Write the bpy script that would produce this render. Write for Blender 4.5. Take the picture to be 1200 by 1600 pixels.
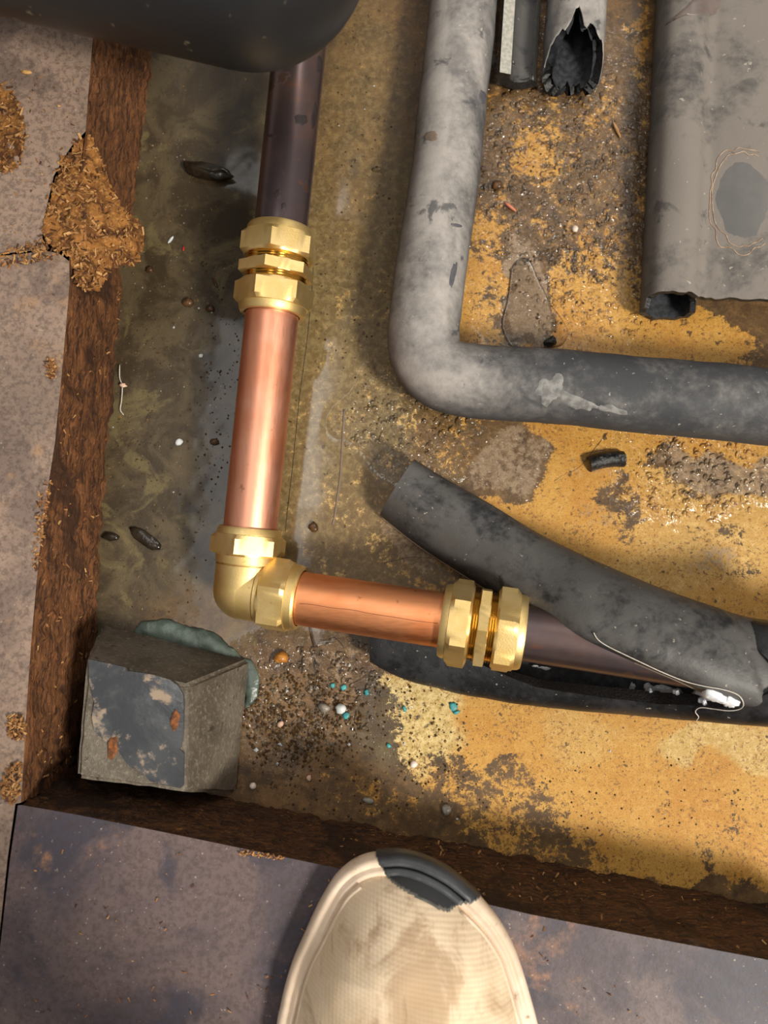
import bpy, bmesh, math, random
import numpy as np
from mathutils import Vector, Matrix, noise
from mathutils.bvhtree import BVHTree

for o in list(bpy.data.objects):
    bpy.data.objects.remove(o)
scene = bpy.context.scene
COL = scene.collection
random.seed(7)
RNG = np.random.default_rng(11)

# ------------------------------------------------------------------ camera, world, lights, exposure
F = 1202.0                      # focal length in pixels of the 1200 x 1600 frame
D = 0.44                        # camera height above the pit floor (metres)
TH = math.atan(146 / F)         # the camera looks down, tipped a little forward
cd = bpy.data.cameras.new('camera')
cam = bpy.data.objects.new('camera', cd); COL.objects.link(cam)
cam.location = (0, 0, D); cam.rotation_euler = (TH, 0, 0)
cd.sensor_fit = 'VERTICAL'; cd.sensor_height = 36; cd.sensor_width = 27
cd.lens = 36 * F / 1600; cd.clip_start = 0.01
cd.dof.use_dof = True; cd.dof.focus_distance = 0.405; cd.dof.aperture_fstop = 8.5
scene.camera = cam

w = bpy.data.worlds.new('room_light'); scene.world = w; w.use_nodes = True
w.node_tree.nodes['Background'].inputs[0].default_value = (1.0, 0.93, 0.84, 1)
w.node_tree.nodes['Background'].inputs[1].default_value = 0.30

def area(name, loc, target, sx, sy, power, col):
    l = bpy.data.lights.new(name, 'AREA'); l.shape = 'RECTANGLE'; l.size = sx; l.size_y = sy
    l.energy = power; l.color = col
    o = bpy.data.objects.new(name, l); COL.objects.link(o); o.location = loc
    d = Vector(target) - Vector(loc)
    o.rotation_euler = d.to_track_quat('-Z', 'Y').to_euler()
    return o
area('ceiling_batten_right', (1.28, -1.10, 2.0), (0, 0.05, 0), 0.34, 0.5, 84, (1.0, 0.94, 0.84))
fx = area('ceiling_batten_left', (-0.38, 0.60, 2.0), (-0.38, 0.60, 0), 0.38, 1.8, 8.0, (1.0, 0.98, 0.95))
fx.rotation_euler = (0, 0, math.radians(-4))

area('extra_glint_lamp', (1.0, 1.7, 2.0), (0, 0.1, 0), 0.3, 1.2, 11, (1.0, 0.97, 0.92))  # extra lamp, added for wet glints and a little fill; no known fixture
vs = scene.view_settings
vs.view_transform = 'Standard'; vs.look = 'None'; vs.gamma = 1; vs.exposure = 0.12
vs.use_curve_mapping = False

# ------------------------------------------------------------------ helpers
CT, ST = math.cos(TH), math.sin(TH)
def ray(px, py):
    x, y = (px - 600) / F, (800 - py) / F
    return Vector((x, y * CT + ST, y * ST - CT))
def at(px, py, z=0.0):
    """point at height z seen at a place of the 1200 x 1600 frame"""
    d = ray(px, py)
    return Vector((0, 0, D)) + d * ((D - z) / -d.z)
def to_px(x, y, z=0.0):
    yy = y * CT + (z - D) * ST; zz = -y * ST + (z - D) * CT
    return 600 + F * x / -zz, 800 - F * yy / -zz

def tag(o, label=None, cat=None, group=None, kind=None):
    if label: o['label'] = label
    if cat: o['category'] = cat
    if group: o['group'] = group
    if kind: o['kind'] = kind
    return o
def empty(name, loc, label=None, cat=None, group=None):
    o = bpy.data.objects.new(name, None); COL.objects.link(o); o.location = loc
    o.empty_display_size = 0.01
    return tag(o, label, cat, group)
def mesh(name, V, Fc, mat, parent=None, sharp=None, smooth=True, mi=None, recalc=True, face_up=False):
    me = bpy.data.meshes.new(name)
    off = Vector(parent_loc(parent)) if parent else Vector((0, 0, 0))
    V = [tuple(Vector(v) - off) for v in V]
    me.from_pydata(V, [], [tuple(f) for f in Fc]); me.update()
    if recalc:
        bm = bmesh.new(); bm.from_mesh(me); bmesh.ops.recalc_face_normals(bm, faces=bm.faces); bm.to_mesh(me); bm.free()
    if face_up and sum(p.normal.z * p.area for p in me.polygons) < 0: me.flip_normals()
    mats = mat if isinstance(mat, (list, tuple)) else [mat]
    for m in mats: me.materials.append(m)
    if mi is not None and len(mats) == 3: mi = [1 if k == 3 else k for k in mi]
    if mi is not None: me.polygons.foreach_set('material_index', list(mi))
    me.polygons.foreach_set('use_smooth', [smooth] * len(me.polygons))
    if sharp is not None and smooth: me.set_sharp_from_angle(angle=math.radians(sharp))
    o = bpy.data.objects.new(name, me); COL.objects.link(o)
    if parent: o.parent = parent
    return o
def parent_loc(p):
    v = Vector((0, 0, 0))
    while p is not None:
        v = v + Vector(p.location); p = p.parent
    return v
class MB:
    def __init__(s): s.V = []; s.F = []; s.M = []
    def add(s, V, Fc, m=0):
        b = len(s.V); s.V += [tuple(v) for v in V]; s.F += [[i + b for i in f] for f in Fc]; s.M += [m] * len(Fc)
    def build(s, name, mat, parent=None, sharp=None, smooth=True):
        return mesh(name, s.V, s.F, mat, parent, sharp, smooth, s.M)
def nz(p, sc, seed=0.0, oct=3):
    return noise.fractal(Vector((p[0] * sc + seed, p[1] * sc - seed, p[2] * sc + 3.1 * seed)), 1.0, 2.0, oct)
def frame(axis, up=Vector((0, 0, 1))):
    a = Vector(axis).normalized(); r = a.cross(up)
    if r.length < 1e-5: r = a.cross(Vector((0, 1, 0)))
    r.normalize(); return a, r, r.cross(a).normalized()      # axis, right, up
def tube(pts, rad, n=32, caps=True, wob=0.0, seed=0.0):
    pts = [Vector(p) for p in pts]
    if not hasattr(rad, '__len__'): rad = [rad] * len(pts)
    V, Fc = [], []
    up = Vector((0, 0, 1))
    for i, p in enumerate(pts):
        t = pts[min(i + 1, len(pts) - 1)] - pts[max(i - 1, 0)]
        a, r, u = frame(t, up)
        for k in range(n):
            th = 2 * math.pi * k / n
            d = r * math.sin(th) + u * math.cos(th)
            q = p + d * rad[i]
            if wob: q = q + d * (wob * nz(q, 45, seed))
            V.append(q)
    m = len(pts)
    for i in range(m - 1):
        for k in range(n):
            Fc.append([i * n + k, i * n + (k + 1) % n, (i + 1) * n + (k + 1) % n, (i + 1) * n + k])
    if caps:
        Fc.append(list(range(n))[::-1]); Fc.append([(m - 1) * n + k for k in range(n)])
    return V, Fc
def smooth_path(P, per=8):
    P = [Vector(p) for p in P]; out = []
    Q = [P[0] * 2 - P[1]] + P + [P[-1] * 2 - P[-2]]
    for i in range(1, len(Q) - 2):
        a, b, c, d = Q[i - 1], Q[i], Q[i + 1], Q[i + 2]
        for k in range(per):
            t = k / per
            out.append(0.5 * ((2 * b) + (c - a) * t + (2 * a - 5 * b + 4 * c - d) * t * t + (3 * b - a - 3 * c + d) * t ** 3))
    out.append(P[-1]); return out
def interp(keys, vals, x): return float(np.interp(x, keys, vals))
def hexr(th, af):
    a = (th + math.pi / 6) % (math.pi / 3) - math.pi / 6
    return af / 2 / math.cos(a)
def turned(org, axis, stations, n=72, roll=0.0):
    """stations: (distance along axis, radius, across-flats or None); the section is round, or a hexagon limited by the radius"""
    a, r, u = frame(axis); V, Fc = [], []
    for (s, R, af) in stations:
        for k in range(n):
            th = 2 * math.pi * k / n
            rr = R if af is None else min(R, hexr(th, af))
            ang = th + roll
            V.append(Vector(org) + a * s + (u * math.cos(ang) + r * math.sin(ang)) * rr)
    m = len(stations)
    for i in range(m - 1):
        for k in range(n):
            Fc.append([i * n + k, i * n + (k + 1) % n, (i + 1) * n + (k + 1) % n, (i + 1) * n + k])
    return V, Fc
def shell(P, th, closed_u=False, edge_mat=1):
    """P[v][u] grid of outer points -> thick sheet; rim faces get the second material. returns V, F, M"""
    nv, nu = len(P), len(P[0]); V = [p for row in P for p in row]
    N = []
    for i in range(nv):
        for j in range(nu):
            jm, jp = (j - 1, j + 1) if not closed_u else ((j - 1) % nu, (j + 1) % nu)
            a = P[min(i + 1, nv - 1)][j] - P[max(i - 1, 0)][j]
            b = P[i][min(jp, nu - 1)] - P[i][max(jm, 0)] if not closed_u else P[i][jp] - P[i][jm]
            n = a.cross(b); n = n.normalized() if n.length > 1e-12 else Vector((0, 0, 1)); N.append(n)
    return V, N, nv, nu
def thick(P, th, closed_u=False, flip=False):
    V, N, nv, nu = shell(P, th, closed_u)
    s = -1 if flip else 1
    T = th if callable(th) else (lambda i, j: th)
    V2 = [V[k] + N[k] * (s * T(k // nu, k % nu)) for k in range(len(V))]
    n0 = len(V); F_, M_ = [], []
    ju = nu if closed_u else nu - 1
    for i in range(nv - 1):
        for j in range(ju):
            a, b, c, d = i * nu + j, i * nu + (j + 1) % nu, (i + 1) * nu + (j + 1) % nu, (i + 1) * nu + j
            F_.append([a, b, c, d]); M_.append(0)
            F_.append([a + n0, d + n0, c + n0, b + n0]); M_.append(2)
    for j in range(ju):
        a, b = j, (j + 1) % nu
        F_.append([a, a + n0, b + n0, b]); M_.append(3)
        a, b = (nv - 1) * nu + j, (nv - 1) * nu + (j + 1) % nu
        F_.append([a, b, b + n0, a + n0]); M_.append(3)
    if not closed_u:
        for i in range(nv - 1):
            a, b = i * nu, (i + 1) * nu
            F_.append([a, b, b + n0, a + n0]); M_.append(1)
            a, b = i * nu + nu - 1, (i + 1) * nu + nu - 1
            F_.append([a, a + n0, b + n0, b]); M_.append(1)
    return V + V2, F_, M_
def ico(sub=1):
    bm = bmesh.new(); bmesh.ops.create_icosphere(bm, subdivisions=sub, radius=1)
    V = [v.co.copy() for v in bm.verts]; Fc = [[v.index for v in f.verts] for f in bm.faces]; bm.free(); return V, Fc
ICO1, ICO2, ICO3 = ico(1), ico(2), ico(3)
def lump_geo(c, sx, sy, sz, rz, seed, rough=0.25, base=ICO2, sc=1.6):
    V, Fc = base; out = []
    cs, sn = math.cos(rz), math.sin(rz)
    for v in V:
        k = 1 + rough * nz(v, sc, seed)
        x, y, z = v.x * sx * k, v.y * sy * k, v.z * sz * k
        out.append(Vector((c[0] + x * cs - y * sn, c[1] + x * sn + y * cs, c[2] + z)))
    return out, Fc

# ------------------------------------------------------------------ materials
def S(r, g, b):
    f = lambda c: ((c / 255) / 12.92 if c / 255 <= 0.04045 else ((c / 255 + 0.055) / 1.055) ** 2.4)
    return (f(r), f(g), f(b), 1)
class NT:
    def __init__(s, name):
        s.m = bpy.data.materials.new(name); s.m.use_nodes = True; s.t = s.m.node_tree
        s.p = s.t.nodes['Principled BSDF']; s.out = s.t.nodes['Material Output']
        s.co = s.t.nodes.new('ShaderNodeTexCoord').outputs['Object']
    def link(s, a, b): s.t.links.new(a, b)
    def setv(s, inp, v):
        if hasattr(v, 'is_linked') or isinstance(v, bpy.types.NodeSocket): s.link(v, inp)
        else: inp.default_value = v
    def noise(s, scale, detail=4, rough=0.55, vec=None, dist=0.0, color=False):
        n = s.t.nodes.new('ShaderNodeTexNoise'); s.link(vec or s.co, n.inputs['Vector'])
        n.inputs['Scale'].default_value = scale; n.inputs['Detail'].default_value = detail
        n.inputs['Roughness'].default_value = rough; n.inputs['Distortion'].default_value = dist
        return n.outputs['Color' if color else 'Fac']
    def voro(s, scale, feature='F1', vec=None, out='Distance', rnd=1.0):
        n = s.t.nodes.new('ShaderNodeTexVoronoi'); s.link(vec or s.co, n.inputs['Vector']); n.feature = feature
        n.inputs['Scale'].default_value = scale; n.inputs['Randomness'].default_value = rnd
        return n.outputs[out]
    def mapv(s, scale=(1, 1, 1), rot=(0, 0, 0), vec=None):
        n = s.t.nodes.new('ShaderNodeMapping'); s.link(vec or s.co, n.inputs['Vector'])
        n.inputs['Scale'].default_value = scale; n.inputs['Rotation'].default_value = rot; return n.outputs[0]
    def math(s, op, a, b=0.0, c=None, clamp=False):
        n = s.t.nodes.new('ShaderNodeMath'); n.operation = op; n.use_clamp = clamp
        s.setv(n.inputs[0], a); s.setv(n.inputs[1], b)
        if c is not None: s.setv(n.inputs[2], c)
        return n.outputs[0]
    def step(s, v, lo, hi, a=0.0, b=1.0):
        n = s.t.nodes.new('ShaderNodeMapRange'); n.interpolation_type = 'SMOOTHSTEP'
        s.setv(n.inputs['Value'], v); n.inputs['From Min'].default_value = lo; n.inputs['From Max'].default_value = hi
        n.inputs['To Min'].default_value = a; n.inputs['To Max'].default_value = b; return n.outputs['Result']
    def mix(s, f, a, b, mode='MIX'):
        n = s.t.nodes.new('ShaderNodeMix'); n.data_type = 'RGBA'; n.blend_type = mode
        s.setv(n.inputs['Factor'], f); s.setv(n.inputs['A'] if False else n.inputs[6], a); s.setv(n.inputs[7], b)
        return n.outputs[2]
    def attr(s, name):
        n = s.t.nodes.new('ShaderNodeAttribute'); n.attribute_name = name; return n.outputs['Fac']
    def bump(s, h, strength=0.3, dist=0.001, prev=None):
        n = s.t.nodes.new('ShaderNodeBump'); n.inputs['Strength'].default_value = strength
        n.inputs['Distance'].default_value = dist; s.link(h, n.inputs['Height'])
        if prev is not None: s.link(prev, n.inputs['Normal'])
        return n.outputs[0]
    def normal_dot_up(s):
        g = s.t.nodes.new('ShaderNodeNewGeometry'); x = s.t.nodes.new('ShaderNodeSeparateXYZ')
        s.link(g.outputs['Normal'], x.inputs[0]); return x.outputs['Z']
    def set(s, **kw):
        names = dict(base='Base Color', rough='Roughness', metal='Metallic', normal='Normal', spec='Specular IOR Level',
                     coat='Coat Weight', coat_rough='Coat Roughness', coat_normal='Coat Normal', sheen='Sheen Weight')
        for k, v in kw.items(): s.setv(s.p.inputs[names[k]], v)
        return s.m

def m_plain(name, c1, c2, scale=200, rough=0.6, bump=0.3, spec=0.4, metal=0.0, dist=0.0005):
    n = NT(name); f = n.noise(scale, 5)
    return n.set(base=n.mix(n.step(f, .35, .65), c1, c2), rough=rough, spec=spec, metal=metal, normal=n.bump(f, bump, dist))

def m_copper(name, a, b, sc):
    n = NT(name)
    st = n.noise(1, 4, .6, n.mapv(sc)); bl = n.noise(28, 4)
    c = n.mix(n.step(bl, .4, .65), a, b)
    sp = n.step(n.noise(160, 5), .66, .74)
    c = n.mix(n.math('MULTIPLY', sp, .5), c, S(120, 62, 42))
    return n.set(base=c, metal=1.0, rough=n.math('ADD', n.math('MULTIPLY', st, .24), .32), normal=n.bump(st, .06, .0003))
def m_tarnish():
    n = NT('tarnished_copper')
    a = n.noise(22, 4); p = n.noise(45, 3, .5)
    c = n.mix(n.step(a, .35, .7), S(98, 86, 88), S(126, 100, 90))
    spots = n.step(n.noise(60, 4, .5, dist=.3), .64, .67)
    c = n.mix(spots, c, S(62, 44, 36))
    c = n.mix(n.math('MULTIPLY', n.step(n.noise(1, 3, .5, n.mapv((18, 200, 200))), .6, .75), .5), c, S(150, 98, 70))
    return n.set(base=c, metal=n.math('SUBTRACT', .85, n.math('MULTIPLY', spots, .7)), rough=n.math('ADD', n.math('MULTIPLY', p, .2), .24),
                 normal=n.bump(n.noise(90, 4), .05, .0006))
def m_brass(name, rough, grain):
    n = NT(name); g = n.noise(1500, 3, .7); l = n.noise(60, 4)
    c = n.mix(n.step(l, .3, .7), S(222, 190, 122), S(238, 210, 150))
    c = n.mix(n.math('MULTIPLY', n.step(n.noise(260, 5), .66, .75), .35), c, S(120, 88, 40))
    return n.set(base=c, metal=1.0, rough=rough, normal=n.bump(g, grain, .0003))
def m_foam(name, dark, dust, amt, scale=30, rough=.62, bump=.35, attr=None):
    n = NT(name)
    a = n.noise(scale, 6, .62, dist=.4); b = n.noise(scale * 7, 5, .65); s = n.noise(700, 4, .7)
    up = n.step(n.normal_dot_up(), -.2, .9)
    v = n.math('ADD', n.math('MULTIPLY', a, .7), n.math('MULTIPLY', b, .3))
    if attr: v = n.math('ADD', v, n.math('MULTIPLY', n.math('SUBTRACT', n.attr(attr), .5), .5))
    f = n.math('MULTIPLY', n.step(v, .5 - amt * .35, .62 - amt * .2) if not attr else n.step(v, .28, .80), up)
    c = n.mix(f, dark, dust)
    c = n.mix(n.math('MULTIPLY', n.step(n.noise(scale * 1.7, 5, .6, dist=.5), .6, .68), .75), c, dark)
    c = n.mix(n.math('MULTIPLY', n.step(n.noise(scale * 12, 4), .68, .72), .5), c, S(190, 180, 165))
    return n.set(base=c, rough=rough, spec=.35, normal=n.bump(s, bump, .0004, n.bump(a, .25, .002)))
M = {}
M['copper_v'] = m_copper('bright_copper_long', S(238, 172, 142), S(230, 156, 122), (900, 40, 900))
M['copper_h'] = m_copper('bright_copper_short', S(240, 162, 112), S(232, 144, 92), (40, 900, 900))
M['tarnish'] = m_tarnish()
M['brass'] = m_brass('cast_brass', .48, .3)
M['brass_turned'] = m_brass('turned_brass', .16, .02)
M['foam_grey'] = m_foam('dusty_grey_foam', S(58, 59, 62), S(166, 160, 154), .45, 30, attr='dust')
M['foam_sheet'] = m_foam('weathered_grey_foam', S(70, 68, 67), S(120, 113, 106), .45, 20)
M['foam_black'] = m_foam('black_foam', S(30, 31, 34), S(80, 78, 76), .5, 34, .5)
M['foam_lower'] = m_foam('smooth_black_foam', S(22, 23, 25), S(46, 46, 48), .2, 34, .42)
M['foam_cut'] = m_plain('cut_foam_edge', S(24, 23, 24), S(48, 46, 46), 900, .7, .8)
M['foam_in'] = m_plain('foam_inside', S(34, 35, 38), S(56, 58, 62), 300, .55, .4)
M['foam_pale'] = m_plain('pale_cut_foam_edge', S(150, 148, 140), S(176, 172, 160), 500, .7, .7)
M['foam_torn'] = m_plain('torn_foam', S(14, 14, 15), S(36, 35, 35), 700, .4, 1.0)
M['tape'] = m_plain('smooth_brown_grey_band', S(96, 84, 80), S(110, 98, 92), 60, .4, .1)
M['crust'] = m_plain('pale_crust', S(182, 158, 134), S(140, 114, 94), 300, .8, .5)
M['black_paint'] = (lambda n: n.set(base=n.mix(n.step(n.noise(120, 4), .66, .72), n.mix(n.step(n.noise(14, 4), .4, .7), S(30, 31, 33), S(40, 40, 41)), S(110, 100, 84)),
                     rough=n.math('ADD', n.math('MULTIPLY', n.noise(30, 4), .3), .28), spec=.4, normal=n.bump(n.noise(60, 4), .1, .002)))(NT('black_painted_metal'))
M['adhesive'] = m_plain('white_adhesive', S(236, 238, 242), S(208, 212, 220), 500, .45, 1.0)
M['thread'] = m_plain('white_thread', S(220, 214, 205), S(200, 190, 180), 500, .7, .1)
M['sealant'] = m_plain('grey_green_sealant', S(80, 92, 84), S(58, 68, 60), 130, .35, .6, .5, 0, .0015)
M['wood_a'] = m_plain('rotten_chip_orange', S(164, 116, 66), S(112, 72, 38), 260, .8, .6)
M['rotten'] = (lambda n: n.set(base=n.mix(n.math('MULTIPLY', n.step(n.noise(420, 5, .7), .5, .66), .8), n.mix(n.step(n.noise(60, 5, .65, dist=.6), .4, .6), S(92, 58, 30), S(160, 108, 54)), S(194, 142, 80)),
               rough=.8, spec=.25, normal=n.bump(n.noise(420, 5, .7), 1.0, .0015)))(NT('rotten_chipboard'))
M['wood_b'] = m_plain('rotten_chip_tan', S(190, 146, 92), S(140, 98, 56), 260, .8, .6)
M['wood_c'] = m_plain('rotten_chip_brown', S(96, 58, 28), S(62, 36, 20), 260, .8, .6)

def m_board(name, base1, base2, stain, rust, rust_amt):
    n = NT(name)
    a = n.noise(13, 6, .6, dist=.6); b = n.noise(75, 6, .65); c_ = n.noise(420, 5, .7)
    c = n.mix(n.step(a, .38, .62), base1, base2)
    c = n.mix(n.math('MULTIPLY', n.step(n.noise(24, 6, .62, dist=.5), .48, .6), .85), c, stain)
    c = n.mix(n.math('MULTIPLY', n.step(n.math('ADD', n.math('MULTIPLY', n.noise(19, 5, .6, dist=1.0), .6), n.math('MULTIPLY', b, .4)), .56, .66), rust_amt), c, rust)
    c = n.mix(n.math('MULTIPLY', n.step(c_, .42, .64), .52), c, S(60, 48, 44))
    c = n.mix(n.math('MULTIPLY', n.step(n.noise(520, 3), .68, .73), .45), c, S(188, 172, 150))
    c = n.mix(n.math('MULTIPLY', n.step(n.noise(300, 4), .68, .72), .7), c, S(48, 38, 34))
    h = n.math('ADD', n.math('MULTIPLY', b, .6), n.math('MULTIPLY', c_, .4))
    return n.set(base=c, rough=n.math('ADD', n.math('MULTIPLY', a, .25), .42), spec=.4, normal=n.bump(h, .35, .0012))
M['board_warm'] = m_board('worn_board_warm', S(152, 129, 113), S(126, 107, 94), S(112, 95, 86), S(158, 122, 84), .6)
M['board_cool'] = m_board('worn_board_cool', S(100, 84, 82), S(74, 64, 70), S(54, 52, 64), S(138, 100, 78), .95)
def m_edge(name, sc, dark, mid, light):
    n = NT(name)
    st = n.noise(1, 5, .65, n.mapv([60 if k else 460 for k in sc]), .2); bl = n.noise(22, 5, .6, dist=.5); g = n.noise(1, 5, .7, n.mapv([210 if k else 1000 for k in sc]))
    c = n.mix(n.step(st, .35, .65), dark, mid)
    c = n.mix(n.math('MULTIPLY', n.step(g, .56, .7), .75), c, light)
    c = n.mix(n.math('MULTIPLY', n.step(bl, .52, .62), .8), c, dark)
    return n.set(base=c, rough=.72, spec=.3, normal=n.bump(g, .8, .0016, n.bump(st, .7, .002)))
M['edge_left'] = m_edge('fibrous_edge_brown', (0, 1, 0), S(64, 40, 26), S(136, 88, 52), S(188, 132, 76))
M['edge_bottom'] = m_edge('fibrous_edge_dark', (1, 0, 0), S(44, 28, 18), S(96, 62, 36), S(176, 122, 62))
def m_block():
    n = NT('wet_concrete')
    a = n.noise(40, 6, .6); b = n.noise(420, 5, .7)
    c = n.mix(n.step(a, .35, .65), S(78, 70, 60), S(106, 97, 84))
    c = n.mix(n.math('MULTIPLY', n.step(b, .5, .7), .5), c, S(150, 140, 124))
    c = n.mix(n.math('MULTIPLY', n.step(n.noise(150, 4), .64, .7), .8), c, S(48, 38, 28))
    return n.set(base=c, rough=.5, spec=.45, normal=n.bump(b, .8, .0012, n.bump(a, .4, .002)))
M['concrete'] = m_block()
def m_plate():
    n = NT('wet_dark_plate')
    a = n.noise(28, 6, .6, dist=.5); b = n.noise(120, 6, .65)
    c = n.mix(n.step(a, .4, .62), S(58, 60, 64), S(82, 84, 86))
    x = n.step(n.math('ADD', n.math('MULTIPLY', n.noise(34, 5, .6, dist=.8), .55), n.math('MULTIPLY', b, .45)), .525, .60)
    c = n.mix(n.math('MULTIPLY', x, .8), c, S(158, 138, 116))
    return n.set(base=c, rough=n.math('ADD', n.math('MULTIPLY', x, .5), .12), spec=.5, normal=n.bump(b, .15, .0008))
M['plate'] = m_plate()
M['rust'] = m_plain('rust_flake', S(134, 80, 42), S(84, 50, 28), 420, .8, .9)
def m_canvas():
    n = NT('dirty_cream_canvas')
    wv = n.t.nodes.new('ShaderNodeTexWave'); n.link(n.mapv((1, 1, 0), (0, 0, math.radians(14))), wv.inputs['Vector']); wv.bands_direction = 'Y'
    wv.inputs['Scale'].default_value = 190; wv.inputs['Distortion'].default_value = 1.2; wv.inputs['Detail'].default_value = 2
    wv2 = n.t.nodes.new('ShaderNodeTexWave'); n.link(n.mapv((1, 1, 0)), wv2.inputs['Vector']); wv2.bands_direction = 'X'
    wv2.inputs['Scale'].default_value = 190; wv2.inputs['Distortion'].default_value = 1.5
    weave = n.math('ADD', wv.outputs['Fac'], n.math('MULTIPLY', wv2.outputs['Fac'], .5))
    a = n.noise(24, 5, .6); b = n.noise(1, 4, .6, n.mapv((120, 18, 30)))
    c = n.mix(n.step(a, .4, .7), S(230, 208, 178), S(210, 186, 154))
    c = n.mix(n.math('MULTIPLY', n.step(n.noise(34, 5, .65, dist=.8), .50, .66), .7), c, S(168, 138, 106))
    c = n.mix(n.math('MULTIPLY', n.step(b, .64, .72), .55), c, S(120, 98, 74))
    c = n.mix(n.math('MULTIPLY', weave, .06), c, S(120, 100, 76))
    return n.set(base=c, rough=.8, spec=.2, normal=n.bump(weave, .15, .0004, n.bump(a, .2, .003)))
M['canvas'] = m_canvas()
M['sole'] = (lambda n: n.set(base=n.mix(n.step(n.noise(110, 5, .6), .62, .72), n.mix(n.step(n.noise(30, 4), .4, .6), S(226, 206, 184), S(206, 184, 160)), S(140, 110, 88)),
              rough=.6, spec=.3, normal=n.bump(n.noise(300, 4), .3, .0006)))(NT('grubby_cream_rubber'))
M['toe_rubber'] = m_plain('dark_rubber', S(48, 50, 53), S(58, 60, 63), 40, .42, .1)
M['toe_edge'] = m_plain('frayed_grey_edge', S(120, 116, 108), S(96, 96, 94), 300, .8, .4)
def m_water():
    n = NT('water'); t = n.t
    tr = t.nodes.new('ShaderNodeBsdfTransparent'); tr.inputs[0].default_value = (.97, .96, .94, 1)
    gl = t.nodes.new('ShaderNodeBsdfGlossy'); gl.inputs['Roughness'].default_value = .06
    fr = t.nodes.new('ShaderNodeFresnel'); fr.inputs[0].default_value = 1.4
    mx = t.nodes.new('ShaderNodeMixShader'); n.link(fr.outputs[0], mx.inputs[0]); n.link(tr.outputs[0], mx.inputs[1]); n.link(gl.outputs[0], mx.inputs[2])
    n.link(mx.outputs[0], n.out.inputs['Surface']); return n.m
M['water'] = m_water()

def m_floor():
    n = NT('stained_painted_floor')
    Y, O, P, W, G = [n.attr(k) for k in ('yellow', 'olive', 'pale', 'wet', 'grey')]
    n1 = n.noise(55, 7, .68, dist=.6); n2 = n.noise(250, 6, .7, dist=.3); n3 = n.noise(900, 4, .7)
    mud = n.mix(n.step(n1, .38, .62), S(84, 58, 28), S(118, 86, 48))
    mud = n.mix(n.math('MULTIPLY', n.step(n2, .48, .66), .6), mud, S(140, 104, 58))
    mud = n.mix(n.math('MULTIPLY', n.step(n.noise(70, 6, .68), .52, .66), .75), mud, S(56, 38, 18))
    oli = n.mix(n.step(n.noise(40, 6, .66, dist=.6), .40, .6), S(56, 45, 28), S(84, 72, 50))
    oli = n.mix(n.math('MULTIPLY', n.step(n.noise(30, 6, .64, dist=.8), .54, .63), .75), oli, S(108, 96, 62))
    oli = n.mix(n.math('MULTIPLY', n.step(n2, .54, .68), .6), oli, S(44, 37, 24))
    oli = n.mix(n.attr('tan'), oli, n.mix(n.step(n2, .4, .62), S(112, 95, 58), S(146, 128, 86)))
    dirt = n.mix(O, mud, oli)
    yel = n.mix(n.step(n.noise(24, 4), .35, .65), S(178, 124, 42), S(188, 140, 60))
    yel = n.mix(n.math('MULTIPLY', n.step(n2, .45, .68), .5), yel, S(206, 162, 84))
    pal = n.mix(n.step(n2, .4, .65), S(184, 156, 92), S(214, 190, 132))
    yel = n.mix(P, yel, pal)
    th = n.math('ADD', n.math('MULTIPLY', n1, .42), n.math('ADD', n.math('MULTIPLY', n2, .36), n.math('MULTIPLY', n3, .22)))
    f = n.step(n.math('ADD', n.math('MULTIPLY', n.math('SUBTRACT', th, .5), 3.2), Y), .43, .57)
    c = n.mix(f, dirt, yel)
    # brown pits and specks in the paint
    sp = n.step(n.math('ADD', n.math('MULTIPLY', n.noise(520, 5, .65), .72), n.math('MULTIPLY', n1, .28)), .545, .60)
    c = n.mix(n.math('MULTIPLY', n.math('MULTIPLY', sp, f), .85), c, S(128, 88, 42))
    sp2 = n.step(n.math('ADD', n.math('MULTIPLY', n.noise(150, 6, .7), .7), n.math('MULTIPLY', n3, .3)), .575, .61)
    c = n.mix(n.math('MULTIPLY', n.math('MULTIPLY', sp2, f), .8), c, S(112, 78, 34))
    c = n.mix(n.math('MULTIPLY', n.step(n.noise(190, 3, .5), .67, .70), .85), c, S(62, 42, 22))
    gm = n.step(n.math('ADD', n.math('MULTIPLY', n.math('SUBTRACT', th, .5), 1.6), G), .42, .6)
    c = n.mix(n.math('MULTIPLY', gm, .82), c, n.mix(n.step(n2, .4, .6), S(132, 110, 86), S(150, 128, 102)))
    c = n.mix(n.math('MULTIPLY', n.step(n3, .66, .72), .5), c, S(206, 190, 150))
    c = n.mix(n.math('MULTIPLY', n.step(n.noise(1300, 4, .75), .50, .36), .45), c, S(66, 48, 26))
    h = n.math('ADD', n.math('MULTIPLY', n2, .5), n.math('MULTIPLY', n3, .35))
    wb = n.noise(270, 2, .5, dist=.6)
    nb = n.bump(h, .45, .0012)
    wetn = n.bump(n.math('MULTIPLY', wb, n.step(n.attr('ripple'), 0.1, .7)), 1.0, .0042)
    rough = n.step(W, 0, 1, .62, .32)
    return n.set(base=c, rough=rough, spec=.4, normal=nb, coat=W, coat_rough=.085, coat_normal=wetn)
M['floor'] = m_floor()

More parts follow.
